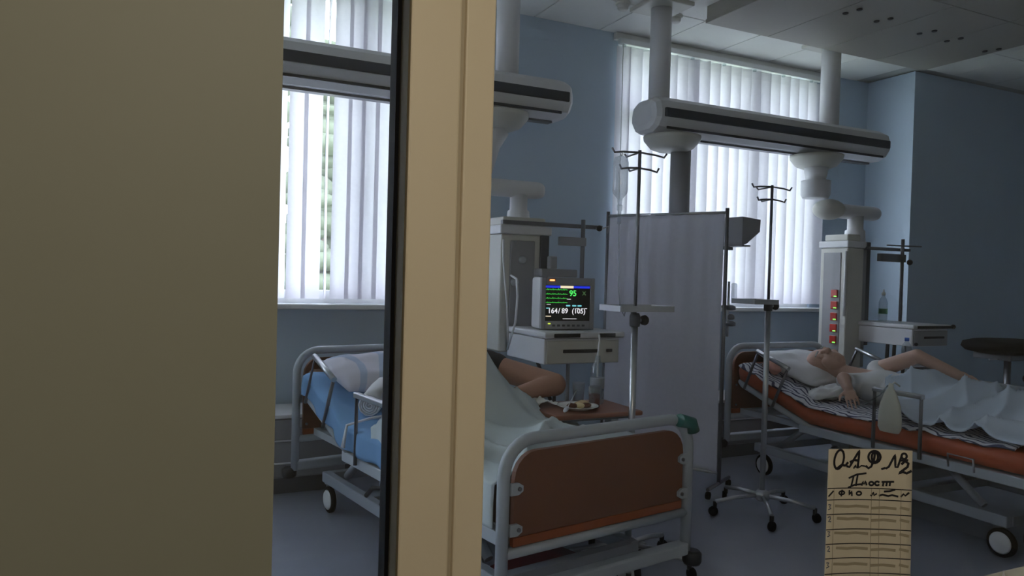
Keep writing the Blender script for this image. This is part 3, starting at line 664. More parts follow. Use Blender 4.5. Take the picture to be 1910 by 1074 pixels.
    # crank handles under the frame
    for x, y in ((-hw+.05, .95), (-hw+.05, 1.12)):
        MB().tube([(x, y, ZF-.03), (x-.01, y, ZF-.09), (x-.03, y+.06, ZF-.10), (x-.04, y+.11, ZF-.15)], .012, 8).build('crank_handle', 'black_plastic', e)
    MB().tube([(-hw-.022, .30, ZF+.0), (-hw-.03, .30, ZF+.07), (-hw-.03, .44, ZF+.07), (-hw-.022, .44, ZF+.0)], .006, 6).build('sheet_holder', 'steel', e)
    return e
A1, A2 = R(18), R(17)
RZ1 = R(10); B1 = (1.632, 2.489, 0); B2 = (4.39, 2.13, 0)
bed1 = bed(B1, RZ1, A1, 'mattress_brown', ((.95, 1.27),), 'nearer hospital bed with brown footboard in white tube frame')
bed2 = bed(B2, 0, A2, 'mattress_orange', ((.60, .90),), 'hospital bed with orange mattress standing behind the drip stand on wheels')
MB().tube([(.40, -.03, .800), (.475, -.03, .782), (.49, -.03, .745)], .029, 12).build('corner_clamp', 'green_plastic', bed1)

def nz(x, y, z=0.0, s=1.0): return noise.noise(Vector((x*s, y*s, z)))
def cover(name, mt, root, ang, x0, x1, y0, y1, h, nu=70, nv=70, drop=.5, lim=.455, thick=.008, base=.010, ymax=None):
    """cloth lying on the bed: follows mattress plus height h(x,y); past the mattress edge it hangs down"""
    mb = MB()
    def fn(u, v):
        x = x0+(x1-x0)*u; y = y0+((ymax(x) if ymax else y1)-y0)*v
        ax = abs(x); sg = 1 if x > 0 else -1
        z = zs(y, ang)+base+max(0, h(min(max(x, -lim), lim), y))
        if ax > lim:
            over = ax-lim; q = min(over, .05); z -= q*.5+max(0, over-.05)*1.0
            x = sg*(lim+.03*min(1, over/.03)+.012*math.sin(y*23+sg)*min(1, over/.1)+.012)
        return Vector((x, y, z))
    mb.grid(fn, nu, nv); return mb.build(name, mt, root, thick)
def place(o, loc, rz):
    o.location = loc; o.rotation_euler = (0, 0, rz); return o
def ridge(t): return (1-abs(math.sin(t)))**2

# --- bedding of the nearer bed
o = place(cover('blue_sheet', 'sheet_blue', None, A1, -.60, .52, .35, 2.02, lambda x, y: .016*ridge(x*9+y*7+2*nz(x, y, 1, 3))+.02*abs(nz(x, y, 3, 5))), B1, RZ1)
tag(o, 'crumpled blue sheet over the mattress of the nearer bed, hanging off its side', 'sheet')
def pillow(name, w, l, h, mt, seed, lump=.02):
    mb = MB()
    def fn(u, v):
        a = (u-.5)*2; b = (v-.5)*2
        e = (max(0, 1-abs(a)**3.2)*max(0, 1-abs(b)**3.2))**.5
        return e
    for sgn in (1, -1):
        mb.grid(lambda u, v, sgn=sgn: Vector(((u-.5)*w*(1-.08*abs(v-.5)*2), (v-.5)*l*(1-.08*abs(u-.5)*2), sgn*(h/2)*fn(u, v)*(1 if sgn > 0 else .55)+lump*fn(u, v)*nz(u, v, seed+sgn, 5))), 28, 22)
    return mb.build(name, mt)
ml = Matrix.Rotation(RZ1, 4, 'Z')
def bed1p(x, y, z): return Vector(B1)+ml @ Vector((x, y, z))
o = pillow('pillow', .72, .46, .15, 'blue_stripe_linen', 4); o.location = bed1p(-.06, 1.83, zs(1.83, A1)+.085); o.rotation_euler = (A1, 0, RZ1)
tag(o, 'white and blue striped pillow against the headboard of the nearer bed', 'pillow')
# rolled white towel lying on the sheet
tw = MB(); sp = []
for i in range(46):
    t = i/45*4.4*2*math.pi; r_ = .012+.055*i/45; sp.append((r_*math.cos(t), r_*math.sin(t)))
for k in range(len(sp)-1):
    (a, b), (c, d_) = sp[k], sp[k+1]; tw.add([(-.17, a, b), (-.17, c, d_), (.17, c, d_), (.17, a, b)], [(0, 1, 2, 3)], True)
o = tw.build('rolled_towel', 'linen_white', None, .009); o.location = bed1p(-.27, 1.53, zs(1.53, A1)+.10); o.rotation_euler = (0, R(-8), RZ1+R(52))
tag(o, 'thick rolled white towel lying on the blue sheet', 'towel')
# white tie strap round the mattress
st = MB()
for k in range(2):
    pts = [(-.53, 1.36+.02*k, .50), (-.515, 1.36, ZT+.03), (-.40, 1.33, ZT+.06), (-.2, 1.30+.03*k, ZT+.075), (0, 1.31+.05*k, ZT+.085), (.15, 1.36+.06*k, ZT+.10)]
    st.tube(pts, .007, 6)
st.tube([(-.33, 1.32, ZT+.07), (-.30, 1.27, ZT+.075), (-.35, 1.20, ZT+.07)], .007, 6); st.tube([(-.33, 1.32, ZT+.07), (-.30, 1.37, ZT+.075), (-.22, 1.36, ZT+.08)], .007, 6)
tag(place(st.build('tie_strap', 'linen_white'), B1, RZ1), 'white tape tied in a knot across the blue sheet', 'strap')
def h1(x, y):
    k1 = .40*math.exp(-((x+.20)/.26)**2-((y-.74)/.27)**2); k2 = .17*math.exp(-((x-.08)/.18)**2-((y-.80)/.26)**2)
    ft = .09*math.exp(-((x+.05)/.3)**2-((y-.25)/.2)**2)
    f = .040*ridge(x*7-y*9+3*nz(x, y, 8, 2.5)) + .020*ridge(x*15+y*7+3*nz(x, y, 5, 3))
    return .02+max(k1, k2)*.85+.15*(k1+k2)+ft+f
o = place(cover('blanket', 'blanket_pale', None, A1, -.66, .50, .06, 1.12, h1, 90, 90, base=.034), B1, RZ1)
tag(o, 'pale grey-blue blanket tented over raised knees on the nearer bed', 'blanket')

# --- bedding of the orange bed
o = place(cover('striped_sheet', 'striped_linen', None, A2, -.485, .47, .10, 2.06, lambda x, y: .014*ridge(x*8+y*9+3*nz(x, y, 1, 3))+.028*abs(nz(x, y, 3, 6)), 80, 110, lim=.45), B2, 0)
tag(o, 'rumpled navy and white striped sheet on the orange mattress', 'sheet')
o = pillow('pillow', .76, .56, .17, 'linen_white', 9, .035); o.location = (B2[0]+.03, B2[1]+1.83, zs(1.80, A2)+.060); o.rotation_euler = (A2+R(2), R(4), R(4))
tag(o, 'large white pillow under the bald head of the lying person', 'pillow')
o = pillow('folded_cloth', .30, .20, .09, 'shirt_white', 12, .03); o.location = (B2[0]-.25, B2[1]+1.43, zs(1.43, A2)+.075); o.rotation_euler = (R(5), R(-12), R(-35))
tag(o, 'folded white cloth beside the neck of the lying person', 'cloth')
def h2(x, y):
    prof = .15*math.exp(-((y-1.10)/.35)**2)+.12*math.exp(-((y-.62)/.34)**2)+.10*math.exp(-((y-.20)/.2)**2)
    wx = math.exp(-abs((x-.04)/.30)**2.6)
    d = x*.55+y*.95
    f = (.095*ridge(d*11+2.6*nz(x, y, 8, 2.2))+.045*ridge(x*6-y*13+3*nz(x, y, 4, 2.5)))*(.40+.60*math.exp(-((x+.15)/.3)**2))
    return .014+prof*wx+f*min(1, y/.25)
o = place(cover('blanket', 'blanket_blue_white', None, A2, -.47, .52, .04, 1.17, h2, 110, 120, lim=.445, base=.040, ymax=lambda x: 1.17-.30*max(0, min(1, (-.02-x)/.40))**1.3), B2, 0)
tag(o, 'white blue-tinged blanket in deep folds over the lying person', 'blanket')
# crumpled pink cloth by the head end
pc = MB(); rr = random.Random(2)
for k in range(7): pc.ball((rr.uniform(-.07, .07), rr.uniform(-.05, .05), rr.uniform(.02, .07)), (rr.uniform(.03, .05), rr.uniform(.025, .045), rr.uniform(.02, .035)))
o = remesh(pc, 'crumpled_cloth', 'pink_cloth', None, .008, 4); o.location = (B2[0]-.38, B2[1]+1.86, zs(1.86, A2)+.03); o.rotation_euler = (A2, 0, .5)
tag(o, 'crumpled salmon pink cloth at the head end of the orange bed', 'cloth')
# drainage bag hung from the side rail
bgx = MB().lathe([(.0, .285), (.014, .285), (.018, .26), (.040, .225), (.066, .16), (.074, .09), (.074, .03), (.060, .005), (.0, 0)], (0, 0, 0), 22, 0.42, 1.0)
o = empty('drainage_bag', (B2[0]-BW/2-.10, B2[1]+.745, .555)); tag(o, 'milky plastic drainage bag hanging on the rail of the orange bed', 'bag')
bgx.build('bag_body', 'milky_bag', o)
MB().tube([(0, 0, .275), (.03, 0, .29), (.075, 0, .265)], .005, 8).build('hook', 'pvc_white', o)
MB().tube([(0, .02, .27), (.04, .10, .20), (.05, .22, .12)], .004, 6).build('drain_tube', 'iv_plastic', o)

# ------------------------------------------------------------------ people
def orth(crown, face):
    c = Vector(crown).normalized(); f = Vector(face); f = (f-c*f.dot(c)).normalized(); r_ = f.cross(c)
    return Matrix((r_, f, c)).transposed()          # local x = person's right, y = face, z = crown
def add_head(mb, c, crown, face, s=1.0):
    B_ = orth(crown, face); c = Vector(c)
    def q(x, y, z): return c+B_ @ Vector((x*s, y*s, z*s))
    mb.ball(q(0, -.012, .025), (.074*s, .092*s, .088*s), B_, 20, 14)
    mb.ball(q(0, .030, -.045), (.056*s, .060*s, .070*s), B_)           # face and jaw
    mb.ball(q(0, .060, -.098), (.024*s, .022*s, .020*s), B_)           # chin
    mb.cap(q(0, .085, .008), q(0, .106, -.032), .009*s, .014*s)         # nose
    for k in (-1, 1):
        mb.ball(q(k*.010, .097, -.034), .010*s)
        mb.ball(q(k*.030, .078, .012), (.020*s, .010*s, .010*s), B_)    # brow
        mb.ball(q(k*.030, .074, -.006), (.014*s, .010*s, .009*s), B_)   # closed lid
        mb.ball(q(k*.040, .055, -.035), (.024*s, .024*s, .022*s), B_)   # cheek
        mb.ball(q(k*.076, -.008, -.012), (.009*s, .019*s, .032*s), B_)  # ear
    mb.ball(q(0, .084, -.062), (.024*s, .010*s, .006*s), B_); mb.ball(q(0, .082, -.074), (.021*s, .010*s, .007*s), B_)
    return q, B_
def add_hand(mb, wrist, d, palm_n, s=1.0, curl=.5, thumb=1):
    w_ = Vector(wrist); d = Vector(d).normalized(); n = Vector(palm_n); n = (n-d*n.dot(d)).normalized(); sd = d.cross(n)
    mb.ball(w_+d*.045*s, (.044*s, .052*s, .017*s), Matrix((sd, d, n)).transposed())
    for k, (off, ln) in enumerate(((-.036, .062), (-.012, .075), (.013, .070), (.037, .052))):
        b = w_+sd*off*s+d*.085*s; pts = [b]; a = curl*.5
        for sg in (.45, .32, .23):
            dd = d*math.cos(a)+n*math.sin(a); pts.append(pts[-1]+dd*ln*sg*s*1.2); a += curl*.7
        for i in range(3): mb.cap(pts[i], pts[i+1], .0085*s*(1-.1*i), .0085*s*(1-.1*(i+1)))
    b = w_+sd*(-.032*thumb)*s+d*.03*s; t1 = b+(d*.55-sd*.75*thumb+n*.25)*.042*s; t2 = t1+(d*.85-sd*.25*thumb+n*.35)*.034*s
    mb.cap(b, t1, .012*s, .010*s); mb.cap(t1, t2, .010*s, .0085*s)

# person on the nearer bed, sitting up with knees raised, elbow on the table
pe = empty('person', B1, RZ1); tag(pe, 'person in black sleeve sitting up in nearer bed, elbow on brown table', 'person')
mb = MB()
hipc = Vector((-.06, 1.08, .71)); chest = Vector((.03, 1.27, .89)); neck = Vector((.03, 1.34, 1.00)); hd = Vector((.01, 1.345, 1.115))
shR, shL = Vector((.225, 1.21, .905)), Vector((-.15, 1.32, .92))
elR, hdR = Vector((.435, .865, .83)), Vector((.195, .86, .80))
elL, hdL = Vector((-.29, 1.10, .82)), Vector((-.16, .92, .97))
mb.ball(hipc, (.17, .13, .13)); mb.cap(hipc, chest, .135, .14); mb.ball(chest+Vector((0, 0, .01)), (.17, .12, .13), Matrix.Rotation(R(-20), 3, 'Z'))
mb.cap(chest, neck, .10, .055); mb.cap(neck, hd-Vector((0, 0, .06)), .055, .055)
mb.cap(chest+Vector((.05, 0, .04)), shR, .08, .062); mb.cap(chest-Vector((.05, 0, -.04)), shL, .08, .062)
mb.cap(shR, elR, .070, .062); mb.cap(elR, hdR, .062, .038); mb.cap(shL, elL, .058, .045); mb.cap(elL, hdL, .044, .030)
add_hand(mb, hdR, hdR-elR, (0, 0, -1), 1.0, .5, 1); add_hand(mb, hdL, hdL-elL, (.3, .2, -1), 1.0, .6, -1)
for kx, hx in ((-.17, -.10), (.06, .04)):
    kn = Vector((kx-.04, .74, .83 if kx < 0 else .69)); an = Vector((kx+.02, .38, .645))
    mb.cap(hipc+Vector((hx, -.04, -.03)), kn, .08, .05); mb.cap(kn, an, .05, .036); mb.cap(an, an+Vector((0, -.14, .05)), .036, .03)
q, HB = add_head(mb, hd, (0.02, .05, 1), (-.25, -1, -.1))
remesh(mb, 'body', 'skin', pe, .008, 5)
sh = MB(); sh.ball(hipc+Vector((0, .02, .04)), (.186, .152, .13)); sh.cap(hipc, chest, .157, .162); sh.ball(chest+Vector((0, 0, .01)), (.192, .143, .146), Matrix.Rotation(R(-20), 3, 'Z'))
sh.cap(chest+Vector((.05, 0, .04)), shR, .102, .082); sh.cap(chest-Vector((.05, 0, -.04)), shL, .102, .082); sh.cap(chest, chest.lerp(neck, .72), .112, .074)
sh.cap(shR, shR.lerp(elR, .15), .084, .082); sh.cap(shL, shL.lerp(elL, .40), .078, .072)
remesh(sh, 'shirt', 'shirt_black', pe, .010, 4)
ha = MB(); ha.ball(q(0, -.030, .044), (.080, .090, .084), HB, 20, 14); ha.ball(q(0, -.058, -.01), (.074, .056, .07), HB)
remesh(ha, 'hair', 'hair_dark', pe, .010, 3)

# person lying on the orange bed
pe2 = empty('person', Vector(B2)+Vector((0, -.08, -.02)), 0); tag(pe2, 'bald person lying on back under white blanket, one arm bent', 'person')
mb = MB(); zz = zs(1.42, A2)
hd = Vector((-.02, 1.765, .845)); crown = (-.20, 1, .10); face = (-.55, .0, .83)
neck = Vector((.0, 1.60, .79)); chest = Vector((.05, 1.38, .735)); hip = Vector((.04, .90, .70))
mb.cap(neck, hd+Vector((0, -.05, -.02)), .055, .055); mb.cap(neck, chest, .065, .10)
mb.ball(chest, (.17, .19, .11)); mb.ball(Vector((.05, 1.16, .725)), (.16, .22, .115)); mb.ball(hip, (.165, .15, .10))
shN, elN, haN = Vector((-.15, 1.48, .755)), Vector((-.27, 1.40, .80)), Vector((-.345, 1.30, .745))
shF, elF, haF = Vector((.17, 1.49, .83)), Vector((.22, 1.23, .955)), Vector((.31, 1.02, .86))
mb.cap(chest+Vector((-.06, .06, 0)), shN, .085, .06); mb.cap(chest+Vector((.06, .06, .01)), shF, .085, .062)
mb.cap(shN, elN, .052, .043); mb.cap(elN, haN, .042, .031); mb.cap(shF, elF, .060, .048); mb.cap(elF, haF, .046, .034)
add_hand(mb, haN, (-.42, -.62, -.45), (.25, .1, -.95), .95, .35, 1); add_hand(mb, haF, haF-elF, (-1, 0, -.3), .95, .4, -1)
for hx in (-.09, .10):
    kn = Vector((hx*1.25+.04, .50, .70)); an = Vector((hx*1.3+.04, .14, .675))
    mb.cap(hip+Vector((hx, -.05, 0)), kn, .085, .055); mb.cap(kn, an, .055, .036); mb.cap(an, an+Vector((0, -.03, .10)), .034, .026)
q, HB = add_head(mb, hd, crown, face, 1.3)
remesh(mb, 'body', 'skin_pale', pe2, .0058, 4)
sh = MB(); sh.ball(chest+Vector((0, -.03, -.004)), (.182, .17, .122)); sh.ball(Vector((.05, 1.16, .725)), (.172, .22, .128)); sh.cap(chest+Vector((-.06, .05, 0)), shN+Vector((.02, -.02, 0)), .094, .070); sh.cap(shN, shN.lerp(elN, .55), .063, .056)
sh.cap(chest+Vector((.06, .05, .01)), shF, .092, .072)
remesh(sh, 'undershirt', 'shirt_white', pe2, .012, 4)
br_ = MB()
for k in (-1, 1): br_.cap(q(k*.046, .080, .020), q(k*.014, .092, .022), .006, .006)
remesh(br_, 'eyebrows', 'hair_grey', pe2, .004, 1)

# ------------------------------------------------------------------ drip stands
def drip_stand(loc, h, split, label, tray, rot=0.0, nl=5):
    e = empty('drip_stand', loc, rot); tag(e, label, 'drip stand')
    MB().tube([(0, 0, .10), (0, 0, split)], .0165, 14).build('lower_pole', 'steel', e)
    MB().tube([(0, 0, split-.05), (0, 0, h)], .0085, 10).build('upper_pole', 'steel_dark', e)
    hb = MB().lathe([(.030, .085), (.045, .095), (.045, .125), (.025, .15)], (0, 0, 0), 16); hb.build('hub', 'steel', e)
    for k in range(nl):
        a = 2*math.pi*k/nl+.35; c, s_ = math.cos(a), math.sin(a)
        lg = MB().tube([(c*.03, s_*.03, .115), (c*.18, s_*.18, .105), (c*.30, s_*.30, .085)], .013, 8).build('leg', 'steel', e)
        MB().lathe([(.012, .045), (.012, .085)], (c*.30, s_*.30, 0), 8).build('caster_fork', 'black_plastic', lg)
        MB().lathe([(.01, -.014), (.024, -.014), (.028, -.009), (.028, .009), (.024, .014), (.01, .014)], (c*.31, s_*.31, .0285), 14, mtx=Matrix.Rotation(a+.8, 3, 'Z') @ Matrix.Rotation(R(90), 3, 'Y')).build('caster_wheel', 'rubber', lg)
    for z, rr in ((h-.01, .16), (h-.085, .115)):
        for k in range(2):
            sg = 1 if k else -1
            MB().tube([(0, 0, z), (sg*rr*.6, 0, z-.005), (sg*rr*.9, 0, z-.012), (sg*rr, 0, z+.008)], .0050, 8).build('hook', 'steel_dark', e)
        MB().tube([(0, -.0, z), (0, rr*.7, z-.006), (0, rr*.8, z+.008)], .0050, 8).build('hook', 'steel_dark', e)
    cl = MB().lathe([(.024, -.03), (.026, -.02), (.026, .02), (.020, .035)], (0, 0, split), 14).build('clamp_collar', 'device_dark', e)
    MB().tube([(.02, 0, split), (.040, 0, split)], .009, 8).build('clamp_screw', 'steel', cl)
    MB().lathe([(.012, 0), (.022, .006), (.026, .024), (.020, .034)], (.036, 0, split), 10, mtx=Matrix.Rotation(R(90), 3, 'Y')).build('clamp_knob', 'black_plastic', cl)
    if tray:
        x0, x1, z = tray
        t = MB().b2(x0, x1, -.10, .08, z, z+.006, .002); t.b2(x0, x1, -.104, -.098, z, z+.028); t.b2(x0, x1, .078, .084, z, z+.028); t.b2(x0-.003, x0+.003, -.1, .08, z, z+.028); t.b2(x1-.003, x1+.003, -.1, .08, z, z+.028)
        t.build('tray', 'steel', e)
        MB().tube([(0, 0, z-.02), (0, .03, z-.002)], .008, 8).build('tray_bracket', 'steel_dark', e)
    return e
drip_stand((2.092, 2.965, 0), 2.02, 1.20, 'drip stand with hanging clear bottle beside the brown overbed table', (-.15, .155, 1.245), 0.0)
drip_stand((3.322, 3.34, 0), 1.985, 1.26, 'empty wheeled drip stand in front of orange mattress bed', (-.21, -.02, 1.272), 0.0)
# hanging infusion bottle
iv = empty('infusion_bottle', (1.985, 2.965, 1.72)); tag(iv, 'clear infusion bottle hanging from the drip stand before the blue wall', 'bottle')
MB().lathe([(.0, 0), (.010, 0), (.013, .03), (.034, .055), (.037, .07), (.037, .20), (.030, .225), (.006, .235), (.0, .235)], (0, 0, .03), 18).build('bottle_body', 'iv_plastic', iv)
MB().tube([(0, 0, .262), (.012, 0, .28), (-.01, 0, .283), (0, 0, .265)], .003, 6).build('hanger', 'pvc_white', iv)
MB().lathe([(.009, -.06), (.009, .0), (.013, .005), (.013, .03)], (0, 0, 0), 12).build('drip_chamber', 'iv_plastic', iv)
MB().tube([(0, 0, -.06), (.006, .0, -.35), (.02, 0, -.46), (.045, 0, -.50), (.055, 0, -.46)], .0028, 6).build('drip_line', 'iv_plastic', iv)

# ------------------------------------------------------------------ folding screen
pL, pR = Vector((2.95, 4.55, 0)), Vector((3.375, 3.78, 0)); dv = (pR-pL).normalized(); wS = (pR-pL).length
fs = empty('folding_screen', (pL+pR)/2, math.atan2(dv.y, dv.x)); tag(fs, 'white cloth privacy screen in a thin frame standing between the beds', 'screen')
hs = wS/2; zT = 1.862
for sx in (-1, 1):
    MB().tube([(sx*hs, 0, .06), (sx*hs, 0, zT+.02)], .0125, 10).build('post', 'steel_dark', fs)
    ft = MB().tube([(sx*hs, -.20, .065), (sx*hs, .20, .065)], .012, 8).build('foot', 'steel_dark', fs)
    for y in (-.19, .19): MB().lathe([(.01, -.012), (.024, -.012), (.026, 0), (.024, .012), (.01, .012)], (sx*hs, y, .0265), 12, mtx=Matrix.Rotation(R(90), 3, 'Y')).build('caster', 'rubber', ft)
MB().tube([(-hs, 0, zT-.01), (hs, 0, zT-.01)], .010, 10).build('top_bar', 'steel', fs); MB().tube([(-hs, 0, .13), (hs, 0, .13)], .010, 10).build('bottom_bar', 'steel', fs)
cm = MB()
def clothfn(u, v):
    x = (u-.5)*(wS-.03); z = .125+v*(zT-.13)
    g = .30+.70*math.exp(-((v-.85)/.35)**2)
    y = .012*math.sin(u*44+1.5*nz(u, v, 2, 3))*g*(.35+.65*abs(nz(u, 0, 4, 4))) + .010*nz(u, v, 6, 3)
    return Vector((x, y-.016*math.sin(math.pi*v), z))
cm.grid(clothfn, 150, 40); cm.build('curtain', 'screen_cloth', fs, .002)

# ------------------------------------------------------------------ overbed table with a meal
ot = empty('overbed_table', (1.955, 3.22, 0)); tag(ot, 'brown overbed table holding a plate and drinks beside the drip stand', 'table')
MB().b2(-.245, .255, -.185, .19, .718, .742, .008).build('table_top', 'table_brown', ot)
MB().b2(-.20, .22, -.14, .15, .70, .717, .003).build('top_frame', 'steel_dark', ot)
MB().b2(.165, .215, -.03, .03, .11, .70, .006).build('column', 'bed_white', ot)
for y in (-.22, .22): MB().b2(-.10, .26, y-.02, y+.02, .065, .095, .006).build('base_bar', 'bed_white', ot)
MB().b2(.16, .22, -.20, .20, .067, .108, .006).build('base_bar', 'bed_white', ot)
for x in (-.07, .23):
    for y in (-.22, .22): MB().lathe([(.008, -.012), (.026, -.012), (.030, 0), (.026, .012), (.008, .012)], (x, y, .0305), 14, mtx=Matrix.Rotation(R(90), 3, 'Y')).build('caster', 'rubber', ot)
TZ = .7425
pl = tag(MB().lathe([(0, 0), (.055, 0), (.062, .004), (.095, .017), (.104, .020), (.104, .023), (.095, .021), (.060, .008), (0, .007)], (0, 0, 0), 28).build('dinner_plate', 'china'), 'white plate of food on the brown overbed table', 'plate'); pl.location = (1.905, 3.165, TZ)
def lump(name, loc, rad, mt, label, rz=0):
    mb = MB(); r_ = random.Random(hash(name) % 97 if False else len(name)*7+int(loc[0]*1000))
    mb.ball((0, 0, rad[2]), rad, None, 14, 10)
    mb.v = [tuple(Vector(v)*(1+.14*nz(v[0], v[1], v[2]*40+loc[0]*9, 45))) for v in mb.v]
    z0 = min(v[2] for v in mb.v); mb.v = [(v[0], v[1], v[2]-z0) for v in mb.v]
    o = mb.build(name, mt); o.location = loc; o.rotation_euler = (0, 0, rz); return tag(o, label, 'food')
lump('meat_patty', (1.868, 3.155, TZ+.0085), (.030, .025, .013), 'meat', 'dark brown meat piece at the left of the plate')
lump('meat_patty', (1.945, 3.15, TZ+.0085), (.027, .022, .013), 'meat', 'dark brown meat piece at the right of the plate')
lump('mashed_side', (1.905, 3.145, TZ+.0085), (.024, .026, .014), 'cheese', 'pale yellow side dish in the middle of the plate')
br = MB().prism([(-.035, -.02), (.03, -.024), (.038, .0), (.03, .02), (-.03, .02)], .012, Matrix.Identity(4)).build('bread_slice', 'bread'); br.location = (1.945, 3.20, TZ+.016); br.rotation_euler = (R(8), R(-6), .4); tag(br, 'slice of bread on the far rim of the plate', 'food')
np_ = MB(); np_.grid(lambda u, v: Vector(((u-.5)*.12, (v-.5)*.10, .012+.022*abs(nz(u, v, 3, 3.5))+.02*math.exp(-((u-.4)/.25)**2))), 16, 14); o = np_.build('paper_napkin', 'paper_white', None, .002); o.location = (1.79, 3.30, TZ); tag(o, 'crumpled white napkin on the table next to the elbow', 'napkin')
sp_ = empty('spoon', (1.825, 3.125, TZ+.020)); tag(sp_, 'spoon leaning on the left rim of the plate', 'spoon'); sp_.rotation_euler = (0, R(-32), R(35))
MB().tube([(0, 0, .003), (.06, 0, .004), (.12, 0, .010)], [.003, .0025, .004], 6).build('handle', 'steel', sp_); MB().ball((-.018, 0, .004), (.024, .014, .005)).build('bowl', 'steel', sp_)
def tumbler(loc, label, drink):
    e = empty('drinking_glass', loc); tag(e, label, 'glass')
    MB().lathe([(.0, .001), (.027, .001), (.034, .105), (.0325, .105), (.0255, .006), (.0, .006)], (0, 0, 0), 22).build('glass_wall', 'tumbler', e)
    if drink: MB().lathe([(.0, .0065), (.0248, .0065), (.029, .066), (.0, .066)], (0, 0, 0), 20).build('drink', 'red_drink', e)
tumbler((2.025, 3.20, TZ), 'drinking glass half full of red tea beside the plate', True)
tumbler((2.01, 3.335, TZ), 'empty clear drinking glass behind the plate', False)
bt = empty('water_bottle', (2.095, 3.29, TZ)); tag(bt, 'tall clear water bottle with a tube in its neck on the overbed table', 'bottle')
MB().lathe([(.0, 0), (.034, 0), (.037, .012), (.037, .05), (.034, .06), (.037, .07), (.037, .15), (.033, .19), (.015, .225), (.013, .25), (.0, .25)], (0, 0, 0), 22).build('bottle_body', 'clear_plastic', bt)
MB().lathe([(.0375, .08), (.0378, .082), (.0378, .135), (.0375, .137)], (0, 0, 0), 22).build('label', 'bed_grey', bt)
MB().tube([(0, 0, .10), (0, 0, .25), (.008, 0, .33), (.004, 0, .36)], .005, 8).build('drinking_tube', 'pvc_white', bt)

# ------------------------------------------------------------------ low cabinets behind the beds
def cabinet(x0, x1, y0, y1, h, label):
    e = empty('bedside_cabinet', ((x0+x1)/2, (y0+y1)/2, 0)); tag(e, label, 'cabinet'); ox, oy = (x0+x1)/2, (y0+y1)/2
    def L(a, b, c, d, e_, f): return (a-ox, b-ox, c-oy, d-oy, e_, f)
    MB().b2(*L(x0+.02, x1-.02, y0+.03, y1, 0, .10)).build('plinth', 'plinth_grey', e)
    MB().b2(*L(x0, x1, y0+.018, y1, .10, h-.025)).build('body', 'device_grey', e)
    MB().b2(*L(x0-.01, x1+.01, y0-.012, y1, h-.024, h), .005).build('top', 'device_white', e)
    d = MB().b2(*L(x0+.008, x1-.008, y0, y0+.017, h-.155, h-.032), .003).build('drawer', 'device_grey', e)
    MB().b2(*L(x0+.008, x1-.008, y0-.010, y0+.0, h-.168, h-.158), .003).build('drawer_lip', 'device_white', e)
    dr = MB().b2(*L(x0+.008, x1-.008, y0, y0+.017, .11, h-.172), .003).build('door', 'device_grey', e)
    MB().tube([Vector((ox-.07, y0, .20))-Vector((ox, oy, 0)), Vector((ox-.06, y0-.02, .20))-Vector((ox, oy, 0)), Vector((ox+.06, y0-.02, .20))-Vector((ox, oy, 0)), Vector((ox+.07, y0, .20))-Vector((ox, oy, 0))], .006, 6).build('door_handle', 'pvc_white', dr)
cabinet(.36, 1.12, 4.72, 5.10, .50, 'low grey cabinet with white handles behind the head of the nearer bed')
cabinet(3.80, 4.50, 4.50, 4.90, .47, 'low grey cabinet behind the screen at the orange bed head')

# bottles on the right-hand side
sb = empty('spray_bottle', (5.385, 4.15, 1.1105)); tag(sb, 'clear disinfectant bottle with green label on the pendant shelf', 'bottle')
MB().lathe([(0, 0), (.032, 0), (.034, .01), (.034, .15), (.026, .18), (.013, .20), (.013, .215), (0, .215)], (0, 0, 0), 18).build('bottle_body', 'clear_plastic', sb)
MB().lathe([(.0345, .06), (.0348, .062), (.0348, .10), (.0345, .102)], (0, 0, 0), 18).build('label', 'label_green', sb); MB().lathe([(.015, .212), (.015, .235), (.006, .24), (.006, .26)], (0, 0, 0), 12).build('pump_cap', 'pvc_white', sb)
ns = empty('overbed_shelf', (5.07, 3.66, 0)); tag(ns, 'dark narrow side stand holding a water bottle behind the lying person', 'stand')
MB().b2(-.13, .13, -.12, .12, .80, .82, .004).build('top', 'device_grey', ns); MB().tube([(0, 0, .03), (0, 0, .80)], .02, 10).build('column', 'steel_dark', ns); MB().lathe([(.14, 0), (.14, .015), (.03, .035)], (0, 0, 0), 20).build('base', 'steel_dark', ns)
wb = empty('water_bottle', (5.02, 3.66, .8205)); tag(wb, 'small water bottle with bright blue cap beyond the lying person', 'bottle')
MB().lathe([(0, 0), (.032, 0), (.034, .01), (.034, .12), (.028, .15), (.013, .17), (.013, .178), (0, .178)], (0, 0, 0), 18).build('bottle_body', 'clear_plastic', wb); MB().lathe([(.016, .176), (.016, .200), (0, .201)], (0, 0, 0), 14).build('cap', 'cap_blue', wb)

